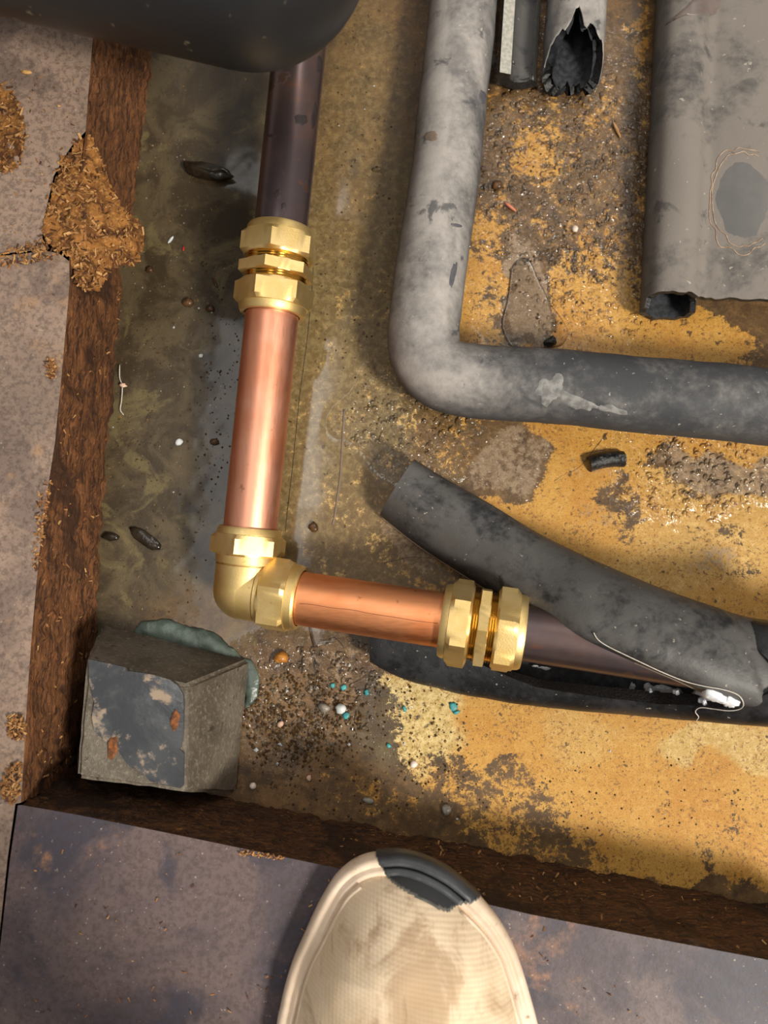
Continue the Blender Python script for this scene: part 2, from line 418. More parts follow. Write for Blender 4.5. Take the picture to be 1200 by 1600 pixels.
# ------------------------------------------------------------------ the pit floor
def vnoise(x, y, sc, seed):
    g = np.random.default_rng(seed).random((96, 96))
    u, v = x * sc, y * sc; i, j = np.floor(u).astype(int), np.floor(v).astype(int)
    a, b = u - i, v - j; a = a * a * (3 - 2 * a); b = b * b * (3 - 2 * b)
    G = lambda p, q: g[p % 96, q % 96]
    return (G(i, j) * (1 - a) + G(i + 1, j) * a) * (1 - b) + (G(i, j + 1) * (1 - a) + G(i + 1, j + 1) * a) * b
FX = np.arange(-0.30, 0.4601, 0.002); FY = np.arange(-0.26, 0.7001, 0.002)
gx, gy = np.meshgrid(FX, FY)
gz0 = 0.0007 * (vnoise(gx, gy, 90, 1) - 1) + 0.0004 * (vnoise(gx, gy, 240, 2) - 1)
fpx, fpy = to_px(gx, gy, 0.0)
wx = fpx + 55 * (vnoise(gx, gy, 38, 3) - .5) + 34 * (vnoise(gx, gy, 95, 4) - .5)
wy = fpy + 55 * (vnoise(gx, gy, 38, 5) - .5) + 34 * (vnoise(gx, gy, 95, 6) - .5)
def blobs(base, L):
    m = np.full(gx.shape, float(base))
    for (cx, cy, rx, ry, ang, val, soft) in L:
        a = math.radians(ang); dx, dy = wx - cx, wy - cy
        u = (dx * math.cos(a) + dy * math.sin(a)) / rx; v = (-dx * math.sin(a) + dy * math.cos(a)) / ry
        d = np.sqrt(u * u + v * v); t = np.clip((1 + soft - d) / (2 * soft), 0, 1); t = t * t * (3 - 2 * t)
        m = m * (1 - t) + val * t
    return m
# each blob: centre, half sizes, turn, value, softness (all on the floor as it lies in the frame)
yellow = blobs(.12, [
    (560, 650, 110, 330, 6, .26, .4), (545, 820, 90, 120, 0, .28, .4), (1040, 830, 300, 260, 8, .84, .22), (1000, 1200, 330, 170, 8, .95, .12),
    (650, 1130, 90, 80, 10, .74, .3), (690, 690, 120, 70, 30, .36, .4), (700, 900, 140, 60, 20, .42, .4),
    (860, 450, 170, 130, 0, .60, .25), (900, 250, 150, 150, 0, .36, .3), (840, 230, 24, 90, 8, .56, .5), (720, 480, 40, 110, 8, .70, .4),
    (1000, 520, 200, 60, 8, .72, .3), (830, 470, 40, 90, 8, .08, .25), (800, 730, 75, 55, -6, .16, .2), (900, 330, 90, 60, 0, .30, .4),
    (1120, 740, 110, 50, 10, .40, .4), (960, 790, 30, 70, -10, .44, .4), (1120, 870, 60, 40, 0, .62, .4),
    (770, 1240, 140, 42, 15, .46, .35), (700, 1300, 140, 48, 14, .30, .35), (840, 1320, 130, 30, 14, .44, .4), (500, 1180, 130, 130, 0, .16, .25), (430, 1250, 150, 60, 10, .05, .3),
    (560, 1260, 90, 50, 12, .34, .4), (1180, 1330, 90, 60, 10, .66, .4), (800, 60, 120, 120, 0, .30, .3), (990, 60, 20, 60, 0, .5, .4)])
olive = blobs(.25, [(250, 600, 190, 900, 6, 1.0, .15), (540, 560, 110, 420, 6, .78, .25), (600, 880, 120, 120, 0, .55, .4), (560, 150, 70, 250, 4, .45, .4),
                    (450, 1180, 180, 100, 0, .1, .4), (330, 1000, 120, 90, 0, .55, .4), (650, 1130, 90, 90, 0, .8, .3)])
pale = blobs(.0, [(650, 1130, 85, 85, 0, 1.0, .3), (560, 700, 110, 330, 6, .55, .4), (1160, 1165, 110, 28, 6, .65, .15), (1120, 800, 130, 90, 0, .35, .5), (1060, 900, 120, 40, 0, .3, .5),
                  (920, 1160, 60, 30, 0, .25, .5)])
wet = blobs(.35, [(870, 280, 190, 300, 0, 1.0, .2), (620, 670, 110, 70, 10, 1.0, .3), (1080, 740, 170, 90, 8, .95, .3), (270, 600, 150, 500, 6, .4, .3), (480, 560, 55, 360, 6, 1.0, .2),
                  (500, 1090, 150, 110, 0, 1.0, .3), (1020, 1270, 520, 200, 8, .0, .25), (930, 850, 120, 90, 10, .3, .4)])
ripple = blobs(.12, [(880, 300, 180, 250, 0, 1.0, .2), (640, 660, 110, 70, 20, .9, .3), (1090, 730, 150, 80, 8, .8, .3), (480, 1110, 140, 100, 0, .9, .3), (270, 600, 150, 450, 6, .07, .3), (480, 560, 60, 360, 6, .0, .25), (820, 720, 60, 50, 0, .6, .3)])
grey = blobs(.0, [(830, 465, 38, 90, 6, .72, .3), (800, 725, 80, 50, -8, .55, .3), (1130, 735, 110, 45, 12, .62, .35), (930, 770, 40, 60, 0, .40, .4), (890, 290, 120, 130, 0, .34, .4), (1120, 880, 50, 30, 0, .45, .4),
                  (640, 855, 50, 40, 20, .55, .4), (540, 1050, 70, 50, 0, .45, .4)])
gz = gz0 * (.08 + .92 * np.clip(ripple * 1.1, 0, 1))
tan = blobs(.0, [(545, 480, 85, 480, 5, .9, .3), (600, 880, 120, 120, 0, .8, .4), (640, 700, 90, 70, 0, .7, .4)])
nyy, nxx = gx.shape
FV = np.stack([gx, gy, gz], -1).reshape(-1, 3)
idx = np.arange(nyy * nxx).reshape(nyy, nxx)
FF = np.stack([idx[:-1, :-1], idx[:-1, 1:], idx[1:, 1:], idx[1:, :-1]], -1).reshape(-1, 4)
me = bpy.data.meshes.new('floor'); me.from_pydata(FV.tolist(), [], FF.tolist()); me.update()
for nm, arr in (('yellow', yellow), ('olive', olive), ('pale', pale), ('wet', wet), ('ripple', ripple), ('tan', tan), ('grey', grey)):
    at_ = me.attributes.new(nm, 'FLOAT', 'POINT'); at_.data.foreach_set('value', arr.reshape(-1).astype(np.float32))
me.polygons.foreach_set('use_smooth', [True] * len(me.polygons)); me.materials.append(M['floor'])
floor = bpy.data.objects.new('floor', me); COL.objects.link(floor)
tag(floor, 'wet pit floor with worn yellow paint, brown dirt and grey streaks', 'floor', kind='structure')

# ------------------------------------------------------------------ chipboard panels round the pit
PT = 0.07        # height of the boards above the pit floor
def panel(name, label, outline, top_mat):
    """outline: world xy points, anticlockwise; the thick board itself"""
    t = empty(name, (*outline[0][:2], 0), label, 'panel')
    n = len(outline)
    mb = MB()
    mb.add([Vector((p[0], p[1], PT)) for p in outline], [list(range(n))])
    body = mb.build('board_top', top_mat, t, smooth=False)
    return t
def cut_edge(parent, top, bot, mat, nseg=140, nh=18, amp=.0022, seed=1.0):
    """fibrous face from the top arris (z = PT) down to the floor"""
    top, bot = smooth_path(top, 8), smooth_path(bot, 8)
    def samp(P, t):
        x = t * (len(P) - 1); i = min(int(x), len(P) - 2); return P[i].lerp(P[i + 1], x - i)
    V, Fc = [], []
    for i in range(nseg + 1):
        a, b = samp(top, i / nseg), samp(bot, i / nseg)
        tn = samp(top, min(1, i / nseg + .01)) - samp(top, max(0, i / nseg - .01))
        nrm = tn.cross(Vector((0, 0, 1))).normalized()
        for j in range(nh + 1):
            s = j / nh; q = a.lerp(b, s)
            k = (nz((q.x, q.y, q.z), 60, seed) * 1.0 + nz((q.x, q.y, q.z), 260, seed + 2) * .7) * amp
            if j == 0: k = 0
            V.append(q + nrm * k)
    for i in range(nseg):
        for j in range(nh):
            a = i * (nh + 1) + j; Fc.append([a, a + nh + 1, a + nh + 2, a + 1])
    return mesh('cut_edge', V, Fc, mat, parent)
def zt(L, z=PT): return [at(x, y, z) for x, y in L]
def zf(L): return [at(x, y, 0.0) - Vector((0, 0, .001)) for x, y in L]

up_edge = [(196, -600), (160, -140), (152, -40), (145, 60), (141, 110), (137, 160), (134, 205), (112, 228), (98, 250), (84, 275), (76, 310), (68, 345), (66, 372), (72, 388)]
lo_edge = [(72, 392), (92, 396), (108, 408), (109, 440), (104, 500), (96, 590), (86, 690), (76, 755), (66, 820), (58, 900), (49, 1000), (42, 1100), (37, 1190), (33, 1254)]
bo_edge = [(34, 1258), (120, 1273), (240, 1297), (380, 1326), (530, 1357), (680, 1394), (830, 1429), (1000, 1462), (1200, 1500), (1420, 1545)]
tp = lambda L: [(p.x, p.y) for p in zt(L)]
pA = panel('chipboard_panel', 'worn grey-brown floor panel at upper left with rotten orange patches', tp([(-260, 404)] + [(-260, -140)][:0] + [(-40, 401), (72, 389)] + up_edge[::-1][1:] + [(-260, -600)]), M['board_warm'])
pB = panel('chipboard_panel', 'worn brown floor panel along the middle left edge of the pit', tp([(-260, 2000), (-40, 1700), (-4, 1490), (12, 1340), (24, 1256)] + lo_edge[::-1] + [(-40, 405), (-260, 409)]), M['board_warm'])
pC = panel('chipboard_panel', 'bluish grey stained floor panel under the shoe', tp([(-1, 1490), (-36, 1700), (-250, 2000), (1420, 2000)] + bo_edge[::-1] + [(28, 1258), (16, 1340)]), M['board_cool'])
cut_edge(pA, zt(up_edge[:7] + [(128, 250), (120, 300), (112, 345), (108, 388)]), zf([(272, -600), (250, -140), (243, -40), (238, 60), (233, 110), (228, 160), (222, 205), (217, 255), (211, 310), (196, 350), (182, 390)]), M['edge_left'], seed=1.3)
cut_edge(pB, zt([(108, 380)] + lo_edge[2:]), zf([(176, 380), (184, 408), (190, 445), (187, 500), (178, 600), (168, 700), (161, 780), (157, 850), (152, 920), (147, 990), (140, 1060), (131, 1120), (124, 1170), (116, 1206)]), M['edge_left'], seed=2.6, nseg=220)
cut_edge(pC, zt(bo_edge), zf([(100, 1200), (190, 1216), (290, 1233), (410, 1258), (533, 1283), (650, 1306), (778, 1329), (900, 1352), (1090, 1392), (1300, 1432)]), M['edge_bottom'], seed=4.1, nseg=240)
# undersides / backs so the boards are solid blocks
for p_, L in ((pA, [(-260, 404), (-260, -600)]), (pB, [(-260, 2000), (-260, 409)]), (pC, [(1420, 2000), (-250, 2000)])):
    a, b = zt(L); mb = MB(); mb.add([a, b, Vector((b.x, b.y, 0)), Vector((a.x, a.y, 0))], [[0, 1, 2, 3]]); mb.build('back_face', M['edge_bottom'], p_, smooth=False)

# crumbled, rotten areas: a bumpy core surface plus loose chips
def rotten(parent, poly, zfun, amp, seed, step=.0016, mat='wood_a'):
    """bumpy infill of a polygon given as frame points on the board top"""
    P = [at(x, y, PT) for x, y in poly]; xs = [p.x for p in P]; ys = [p.y for p in P]
    def inside(x, y):
        c = False
        for i in range(len(P)):
            a, b = P[i], P[i - 1]
            if (a.y > y) != (b.y > y) and x < (b.x - a.x) * (y - a.y) / (b.y - a.y) + a.x: c = not c
        return c
    X = np.arange(min(xs), max(xs), step); Yv = np.arange(min(ys), max(ys), step); ids = {}; V = []
    for i, x in enumerate(X):
        for j, y in enumerate(Yv):
            if inside(x, y):
                ids[i, j] = len(V); z = zfun(x, y) + amp * nz((x, y, 0), 220, seed, 4)
                V.append((x + step * .4 * nz((x, y, 1), 300, seed), y + step * .4 * nz((x, y, 2), 300, seed), z))
    Fc = [[ids[i, j], ids[i + 1, j], ids[i + 1, j + 1], ids[i, j + 1]] for (i, j) in ids if (i + 1, j) in ids and (i + 1, j + 1) in ids and (i, j + 1) in ids]
    return mesh('rotten_core', V, Fc, M['rotten'], parent)
def chips(name, parent, spots, seed, size=.0022, mats=('wood_a', 'wood_b', 'wood_c')):
    """loose flakes; spots: list of world points"""
    r = random.Random(seed); mb = MB()
    for p in spots:
        l, w_, h = size * r.uniform(.5, 1.7), size * r.uniform(.25, .6), size * r.uniform(.08, .2)
        R = Matrix.Rotation(r.uniform(0, 6.28), 3, 'Z') @ Matrix.Rotation(r.gauss(0, .45), 3, 'X') @ Matrix.Rotation(r.gauss(0, .45), 3, 'Y')
        c = [Vector((sx * l, sy * w_ * (1 if sx < 0 else r.uniform(.3, 1)), sz * h)) for sx in (-1, 1) for sy in (-1, 1) for sz in (-1, 1)]
        mb.add([Vector(p) + R @ q for q in c], [[0, 1, 3, 2], [4, 6, 7, 5], [0, 4, 5, 1], [2, 3, 7, 6], [0, 2, 6, 4], [1, 5, 7, 3]], r.choices(range(len(mats)), [5, 4, 3][:len(mats)])[0])
    o = mb.build(name, [M[m] for m in mats], parent, smooth=False); o['kind'] = 'stuff'; return o
# the broken corner where the two left boards meet: slopes from the top down to the edge
bite = [(136, 200), (112, 226), (98, 248), (84, 273), (76, 308), (68, 343), (64, 374), (92, 394), (108, 404), (112, 440), (128, 452), (150, 445), (166, 405), (192, 396), (204, 375), (208, 340), (202, 315), (176, 300), (158, 250), (146, 212)]
e0 = at(110, 310, PT).x; e1 = at(206, 350, PT).x
def zb(x, y):
    t = max(0, min(1, (x - e0) / (e1 - e0)))
    return PT + .0004 - .020 * t ** 1.2
rc = rotten(pA, bite, zb, .0035, 5.0, .0013)
def pick(poly, n, z, seed):
    r = random.Random(seed); xs = [p[0] for p in poly]; ys = [p[1] for p in poly]; out = []
    while len(out) < n:
        x, y = r.uniform(min(xs), max(xs)), r.uniform(min(ys), max(ys)); c = False
        for i in range(len(poly)):
            a, b = poly[i], poly[i - 1]
            if (a[1] > y) != (b[1] > y) and x < (b[0] - a[0]) * (y - a[1]) / (b[1] - a[1]) + a[0]: c = not c
        if c:
            p = at(x, y, PT); zz = z(p.x, p.y) if callable(z) else z
            out.append(Vector((p.x, p.y, zz + r.uniform(-.0005, .001))))
    return out
chips('loose_chips', pA, pick(bite, 420, lambda x, y: zb(x, y) + .0008, 3), 3, .0012)
patch = [(-60, 130), (0, 128), (22, 140), (34, 168), (44, 195), (42, 225), (34, 258), (26, 270), (0, 272), (-60, 268)]
rotten(pA, patch, lambda x, y: PT + .0006, .0014, 8.0, .0016)
chips('loose_chips', pA, pick(patch, 200, PT + .0012, 4), 4, .0013)
chips('loose_chips', pB, pick([(0, 398), (30, 384), (60, 372), (80, 378), (110, 386), (80, 404), (45, 414), (0, 420)], 130, PT + .0008, 5)
      + pick([(74, 560), (86, 564), (88, 586), (82, 596), (74, 584)], 40, PT + .001, 6)
      + pick([(62, 752), (80, 748), (72, 800), (66, 850), (56, 900), (52, 880), (58, 800)], 150, PT - .0005, 7)
      + pick([(12, 1118), (34, 1116), (42, 1132), (36, 1158), (14, 1150)], 90, PT + .001, 8)
      + pick([(12, 1196), (34, 1192), (32, 1250), (18, 1256), (2, 1240)], 150, PT + .0008, 9), 9, .0011)
chips('loose_chips', pC, pick([(380, 1328), (440, 1338), (450, 1346), (400, 1338), (372, 1334)], 70, PT + .0003, 10) + pick([(60, 1275), (1000, 1480), (1000, 1590), (40, 1590)], 90, PT + .0003, 11), 12, .0007)
chips('loose_chips', pA, pick([(0, 50), (140, 100), (130, 220), (60, 300), (60, 380), (0, 390)], 60, PT + .0003, 12), 13, .0007)
# fibres sticking out of the lower board's face
def face_chips(parent, top, bot, n, seed, size, zs):
    r = random.Random(seed); top, bot = smooth_path(top, 6), smooth_path(bot, 6); pts = []
    for _ in range(n):
        t = r.random(); s = r.uniform(*zs)
        ia = t * (len(top) - 1); ib = t * (len(bot) - 1)
        a = top[min(int(ia), len(top) - 2)].lerp(top[min(int(ia), len(top) - 2) + 1], ia - int(ia)); b = bot[min(int(ib), len(bot) - 2)].lerp(bot[min(int(ib), len(bot) - 2) + 1], ib - int(ib))
        pts.append(a.lerp(b, s))
    return chips('fibres', parent, pts, seed, size)
face_chips(pC, zt(bo_edge[4:]), zf([(533, 1283), (650, 1306), (778, 1329), (900, 1352), (1090, 1392), (1300, 1432)]), 150, 21, .0010, (.1, .95))
face_chips(pB, zt(lo_edge[3:]), zf([(190, 445), (187, 500), (178, 600), (168, 700), (161, 780), (157, 850), (152, 920), (147, 990), (140, 1060), (131, 1120), (124, 1170), (116, 1206)]), 120, 22, .0010, (.05, .95))

# ------------------------------------------------------------------ copper run: pipes and brass fittings
PR = 0.014
E = at(381, 921, .033)                                   # centre of the elbow
A2 = at(465.5, 100, .064); dA = (A2 - E).normalized()    # long arm, away from the camera man
B2 = at(1200, 1048, .064); dB = (B2 - E).normalized()    # short arm, to the right
def along(px, py, d):
    """distance along an arm at which it passes a place in the frame"""
    r = ray(px, py); c = Vector((0, 0, D)); n = d.cross(r)
    # closest approach of the two lines
    w0 = E - c; a, b, cc = d.dot(d), d.dot(r), r.dot(r); dd, ee = d.dot(w0), r.dot(w0)
    return (b * ee - cc * dd) / (a * cc - b * b)
def straight_pipe(name, d, s0, s1, mat, label, n=64):
    o = E + d * s0
    t = empty(name, (o.x, o.y, 0), label, 'pipe')
    k = 40
    V, Fc = tube([E + d * (s0 + (s1 - s0) * i / k) for i in range(k + 1)], PR, n)
    mesh('pipe_wall', V, Fc, mat, t, sharp=40)
    return t
sA_n0, sA_n1 = along(388, 868, dA), along(388, 824, dA)       # elbow nut on the long arm
sA_c0, sA_c1 = along(421, 492, dA), along(431, 357, dA)       # straight coupling on the long arm
sB_n0, sB_n1 = along(414, 926, dB), along(470, 935, dB)
sB_c0, sB_c1 = along(690, 972, dB), along(818, 992, dB)

def nut(parent, org, d, s0, s1, collar_at, af, roll):
    """s0..s1 the whole nut with its round collar at the 'lo' or 'hi' end"""
    L = s1 - s0; c = .26 * L; R = af / 2
    if collar_at == 'hi':
        st = [(s0, PR, None), (s0, R * .99, None), (s0 + .0012, R * 1.17, af), (s0 + .002, R * 1.2, af), (s1 - c - .002, R * 1.2, af), (s1 - c, R * 1.03, af), (s1 - c + .0002, R * .99, None),
              (s1 - .0012, R * .97, None), (s1, R * .93, None), (s1, PR * 1.04, None)]
    else:
        st = [(s0, PR * 1.04, None), (s0, R * .93, None), (s0 + .0012, R * .97, None), (s0 + c - .0002, R * .99, None), (s0 + c, R * 1.03, af), (s0 + c + .002, R * 1.2, af), (s1 - .002, R * 1.2, af),
              (s1 - .0012, R * 1.17, af), (s1, R * .99, None), (s1, PR, None)]
    V, Fc = turned(org, d, st, 72, math.radians(roll))
    return mesh('nut', V, Fc, M['brass'], parent, sharp=24)
def coupling(name, label, d, s0, s1, rolls, af=.0372):
    o = E + d * s0; t = empty(name, (o.x, o.y, 0), label, 'fitting')
    L = s1 - s0; n0 = .355 * L; n1 = .355 * L
    nut(t, E, d, s0, s0 + n0, 'lo', af, rolls[0]); nut(t, E, d, s1 - n1, s1, 'hi', af, rolls[2])
    a, b = s0 + n0, s1 - n1; g = b - a; h0, h1 = a + .27 * g, b - .27 * g; mafs = af * .965
    V, Fc = turned(E, d, [(h0, PR, None), (h0, mafs * .5, mafs), (h0 + .0004, mafs, mafs), (h1 - .0004, mafs, mafs), (h1, mafs * .5, mafs), (h1, PR, None)], 72, math.radians(rolls[1]))
    body = mesh('hex_body', V, Fc, M['brass'], t, sharp=20)
    for (u0, u1) in ((a - .002, h0 + .0002), (h1 - .0002, b + .002)):
        st = []; k = 9
        for i in range(k + 1):
            u = u0 + (u1 - u0) * i / k; st.append((u, af * .47 - (.0011 if i % 2 else 0), None))
        V, Fc = turned(E, d, st, 64); mesh('thread', V, Fc, M['brass_turned'], body, sharp=60)
    return t
straight_pipe('tarnished_pipe', dA, sA_c1 - .006, (A2 - E).length + .34, M['tarnish'], 'dark tarnished copper pipe running under the black vessel')
coupling('brass_coupling', 'brass compression coupling joining copper to the dark pipe under the black vessel', dA, sA_c0, sA_c1, (12, 22, 28), .0362)
straight_pipe('copper_pipe', dA, sA_n1 - .005, sA_c0 + .006, M['copper_v'], 'longer bright copper pipe standing upright in the picture above the brass elbow')
straight_pipe('copper_pipe', dB, sB_n1 - .005, sB_c0 + .006, M['copper_h'], 'shorter bright orange copper pipe to the right of the brass elbow')
coupling('brass_coupling', 'brass compression coupling beside the slit black foam sleeve', dB, sB_c0, sB_c1, (0, 35, 18), .0385)
straight_pipe('tarnished_pipe', dB, sB_c1 - .006, (B2 - E).length + .20, M['tarnish'], 'dark tarnished copper pipe lying inside the slit black foam sleeve')

el = empty('brass_elbow', (E.x, E.y, 0), 'brass compression elbow joining the two bright copper pipes', 'fitting')
BR = .0158
mb = MB()
for d, s1 in ((dA, sA_n0 + .002), (dB, sB_n0 + .002)):
    st = [(-.0002, BR, None)] + [(s1 * k / 6, BR, None) for k in range(1, 5)] + [(s1 * .64, BR, None), (s1 * .66, BR * .965, None), (s1 * .69, BR * .965, None), (s1 * .70, BR * 1.035, None), (s1, BR * 1.035, None), (s1, PR, None)]
    mb.add(*turned(E, d, st, 64))
bm = bmesh.new(); bmesh.ops.create_uvsphere(bm, u_segments=64, v_segments=32, radius=BR * 1.002)
mb.add([E + v.co for v in bm.verts], [[v.index for v in f.verts] for f in bm.faces]); bm.free()
mb.build('elbow_body', M['brass'], el, sharp=35)
nut(el, E, dA, sA_n0, sA_n1, 'hi', .0345, 20)
nut(el, E, dB, sB_n0, sB_n1, 'hi', .0350, 21)

# ------------------------------------------------------------------ grey lagged pipe bent round a corner
R1 = .0200
ctr = [(776, -640, .021), (738, -160, .021), (728, -60, .021), (721, 40, .021), (708, 150, .022), (693, 290, .024), (676, 400, .027), (665, 480, .029), (662, 530, .030), (672, 566, .031), (700, 588, .032), (760, 598, .034), (860, 604, .037), (1000, 617, .041), (1120, 628, .044), (1240, 641, .046), (1400, 655, .050), (1700, 690, .056)]
P = smooth_path([at(x, y, z) for x, y, z in ctr], 8)
gl = empty('lagged_pipe', (P[0].x, P[0].y, 0), 'dusty grey foam-lagged pipe bending round a right angle', 'pipe')
V, Fc = tube(P, R1, 56, True, .0006, 2.0); lag = mesh('foam_lagging', V, Fc, M['foam_grey'], gl)
def dust_attr(o, fn):
    a = o.data.attributes.new('dust', 'FLOAT', 'POINT'); b = parent_loc(o)
    a.data.foreach_set('value', [fn(*to_px(*(v.co + b))) for v in o.data.vertices])
dust_attr(lag, lambda x, y: interp([0, 300, 480, 560], [.95, .8, .78, .72], y) if x < 700 else interp([700, 790, 900, 1200], [.70, .45, .22, .12], x))
def on_surf(objs):
    dg = None; out = []
    for o in objs:
        mw = Matrix.Translation(parent_loc(o)); me = o.data
        out.append(BVHTree.FromPolygons([mw @ v.co for v in me.vertices], [list(p.vertices) for p in me.polygons]))
    def hit(px, py, lift=0.0):
        best = None
        for b in out:
            h = b.ray_cast(Vector((0, 0, D)), ray(px, py).normalized())
            if h[0] is not None and (best is None or h[3] < best[3]): best = h
        if best is None: return None
        n = best[1] if best[1].z > 0 else -best[1]
        return best[0] + n * lift
    return hit
def stain(parent, hit, poly, name, mat, h=.0004, seg=5):
    """thin raised patch lying on the surface under a polygon of frame points"""
    c = (sum(p[0] for p in poly) / len(poly), sum(p[1] for p in poly) / len(poly)); V, Fc = [], []
    n = len(poly)
    V.append(hit(*c, h))
    for k in range(1, seg + 1):
        for p in poly:
            q = (c[0] + (p[0] - c[0]) * k / seg, c[1] + (p[1] - c[1]) * k / seg); V.append(hit(*q, h if k < seg else -h))
    if any(v is None for v in V): return None
    for i in range(n): Fc.append([0, 1 + i, 1 + (i + 1) % n])
    for k in range(seg - 1):
        for i in range(n):
            a = 1 + k * n; Fc.append([a + i, a + n + i, a + n + (i + 1) % n, a + (i + 1) % n])
    return mesh(name, V, Fc, mat, parent)
def wob_poly(cx, cy, rx, ry, n, seed, ang=0, rough=.3):
    out = []; a0 = math.radians(ang)
    for i in range(n):
        t = 2 * math.pi * i / n; k = 1 + rough * nz((math.cos(t), math.sin(t), 0), 1.4, seed)
        x, y = rx * k * math.cos(t), ry * k * math.sin(t); out.append((cx + x * math.cos(a0) - y * math.sin(a0), cy + x * math.sin(a0) + y * math.cos(a0)))
    return out
hl = on_surf([c for c in gl.children])
M['stain_dark'] = m_plain('damp_dark_mark', S(74, 74, 78), S(88, 88, 91), 90, .45, .1)
M['stain_tan'] = m_plain('tan_mark', S(124, 108, 94), S(108, 94, 82), 90, .6, .2)
M['dust_pale'] = m_plain('pale_dust_mark', S(136, 134, 131), S(104, 103, 102), 300, .8, .4)
for (x, y, a, b, an, m) in ((754, 152, 6, 13, -10, 'stain_dark'), (673, 213, 13, 9, -15, 'stain_tan'), (708, 430, 5, 24, 12, 'stain_dark'), (712, 352, 10, 3, 10, 'stain_dark')):
    stain(gl, hl, wob_poly(x, y, a, b, 22, x * .1, an), 'mark', M[m])
for (x, y, a, b, an) in ((860, 606, 18, 24, 30), (895, 625, 45, 10, 25), (955, 640, 26, 6, 12)):
    stain(gl, hl, wob_poly(x, y, a, b, 28, x * .13, an, .6), 'scuff', M['dust_pale'])

# ------------------------------------------------------------------ slit black foam sleeve round the right-hand pipe
sl = empty('foam_sleeve', (at(900, 1080, 0).x, at(900, 1080, 0).y, 0), 'long black foam pipe sleeve slit open and splayed beside the right brass coupling', 'pipe insulation')
# lower shell: stations along the arm: px of front silhouette, back offset, opening angle
def lower_shell():
    rows = []; NS = 64; NU = 40
    for i in range(NS + 1):
        t = i / NS; x = 578 + (1340 - 578) * t
        yf = interp([578, 600, 640, 700, 800, 900, 1000, 1100, 1200, 1340], [1034, 1047, 1064, 1080, 1098, 1109, 1117, 1124, 1131, 1142], x)
        s = along(x, 921 + .155 * (x - 381), dB); ax = E + dB * s                   # pipe axis here
        close = max(0, min(1, (x - 1090) / 110)); close = close * close * (3 - 2 * close)
        zc = interp([578, 700, 820, 1000, 1150, 1340], [.0142, .0150, .0180, .030, ax.z - .004, ax.z], x)
        b = interp([578, 590, 700, 820, 1000, 1200, 1340], [.010, .0135, .0143, .0170, .0225, .0255, .0255], x)
        fr = at(x, yf, zc * .8)                                                    # front-most point
        a = interp([578, 590, 760, 1000, 1200, 1340], [.020, .025, .029, .028, .0255, .0255], x)
        cy = fr.y + a
        a0 = interp([578, 680, 760, 830, 1000, 1100, 1180, 1200], [86, 84, 66, 52, 46, 50, 84, 89], x)  # front lip above the horizontal
        a1 = interp([578, 1000, 1160, 1200], [-112, -130, -262, -271], x)              # round the bottom to the back
        row = []
        for j in range(NU + 1):
            th = math.radians(a0 + (a1 - a0) * j / NU)
            q = Vector((fr.x, cy - a * math.cos(th), zc + b * math.sin(th)))
            q += Vector((0, -1, 0)) * (.0005 * nz(q, 50, 3.0)); q.z = max(q.z, .0006)
            row.append(q)
        rows.append(row)
    return rows
V, Fc, Mi = thick(lower_shell(), .0085, flip=False)
c0 = Vector((0, 0, 0))
low = mesh('lower_half', V, Fc, [M['foam_lower'], M['foam_cut'], M['foam_in']], sl, mi=Mi, sharp=50)
# the peeled upper half: an arch between its two cut edges
top_e = [(648, 720, .014), (700, 752, .016), (760, 786, .020), (840, 834, .028), (920, 873, .038), (1010, 911, .050), (1090, 940, .056), (1170, 964, .060), (1290, 984, .062)]
bot_e = [(594, 806, .005), (650, 850, .008), (720, 896, .016), (800, 945, .034), (880, 988, .056), (960, 1022, .066), (1050, 1060, .070), (1150, 1101, .068), (1290, 1122, .066)]
def flap():
    T = smooth_path([at(*p) for p in top_e], 18); B = smooth_path([at(*p) for p in bot_e], 18); rows = []; NU = 48
    for i, (a, b) in enumerate(zip(T, B)):
        t = i / (len(T) - 1); hgt = interp([0, .2, .5, .8, 1], [.020, .021, .020, .018, .018], t); row = []
        for j in range(NU + 1):
            s = j / NU
            q = a.lerp(b, .5 - .5 * math.cos(math.pi * s)) + Vector((0, 0, hgt * math.sin(math.pi * s) ** .8))
            ext = .5 * (1 - abs(2 * s - 1)); e_ = 0
            q += Vector((0, 0, .0009 * nz(q, 40, 7.0)))
            qx, qy = to_px(*q); lim = interp([940, 956, 972, 988, 1004, 1022, 1060, 1110], [1112, 1134, 1148, 1164, 1174, 1170, 1182, 1200], qy) + 5 * nz(q, 200, 3.0)
            q.z -= .0022 * max(0, min(1, (qx - lim) / 5))
            row.append(q)
        rows.append(row)
    return rows
FL = flap()
V, Fc, Mi = thick(FL, .0075, flip=False)
fl = mesh('upper_half', V, Fc, [M['foam_black'], M['foam_cut'], M['foam_in']], sl, mi=Mi, sharp=50)
mesh('cut_lip', *tube([r_[-1] for r_ in FL[:128:2]], .0005, 6), M['stain_tan'], fl)
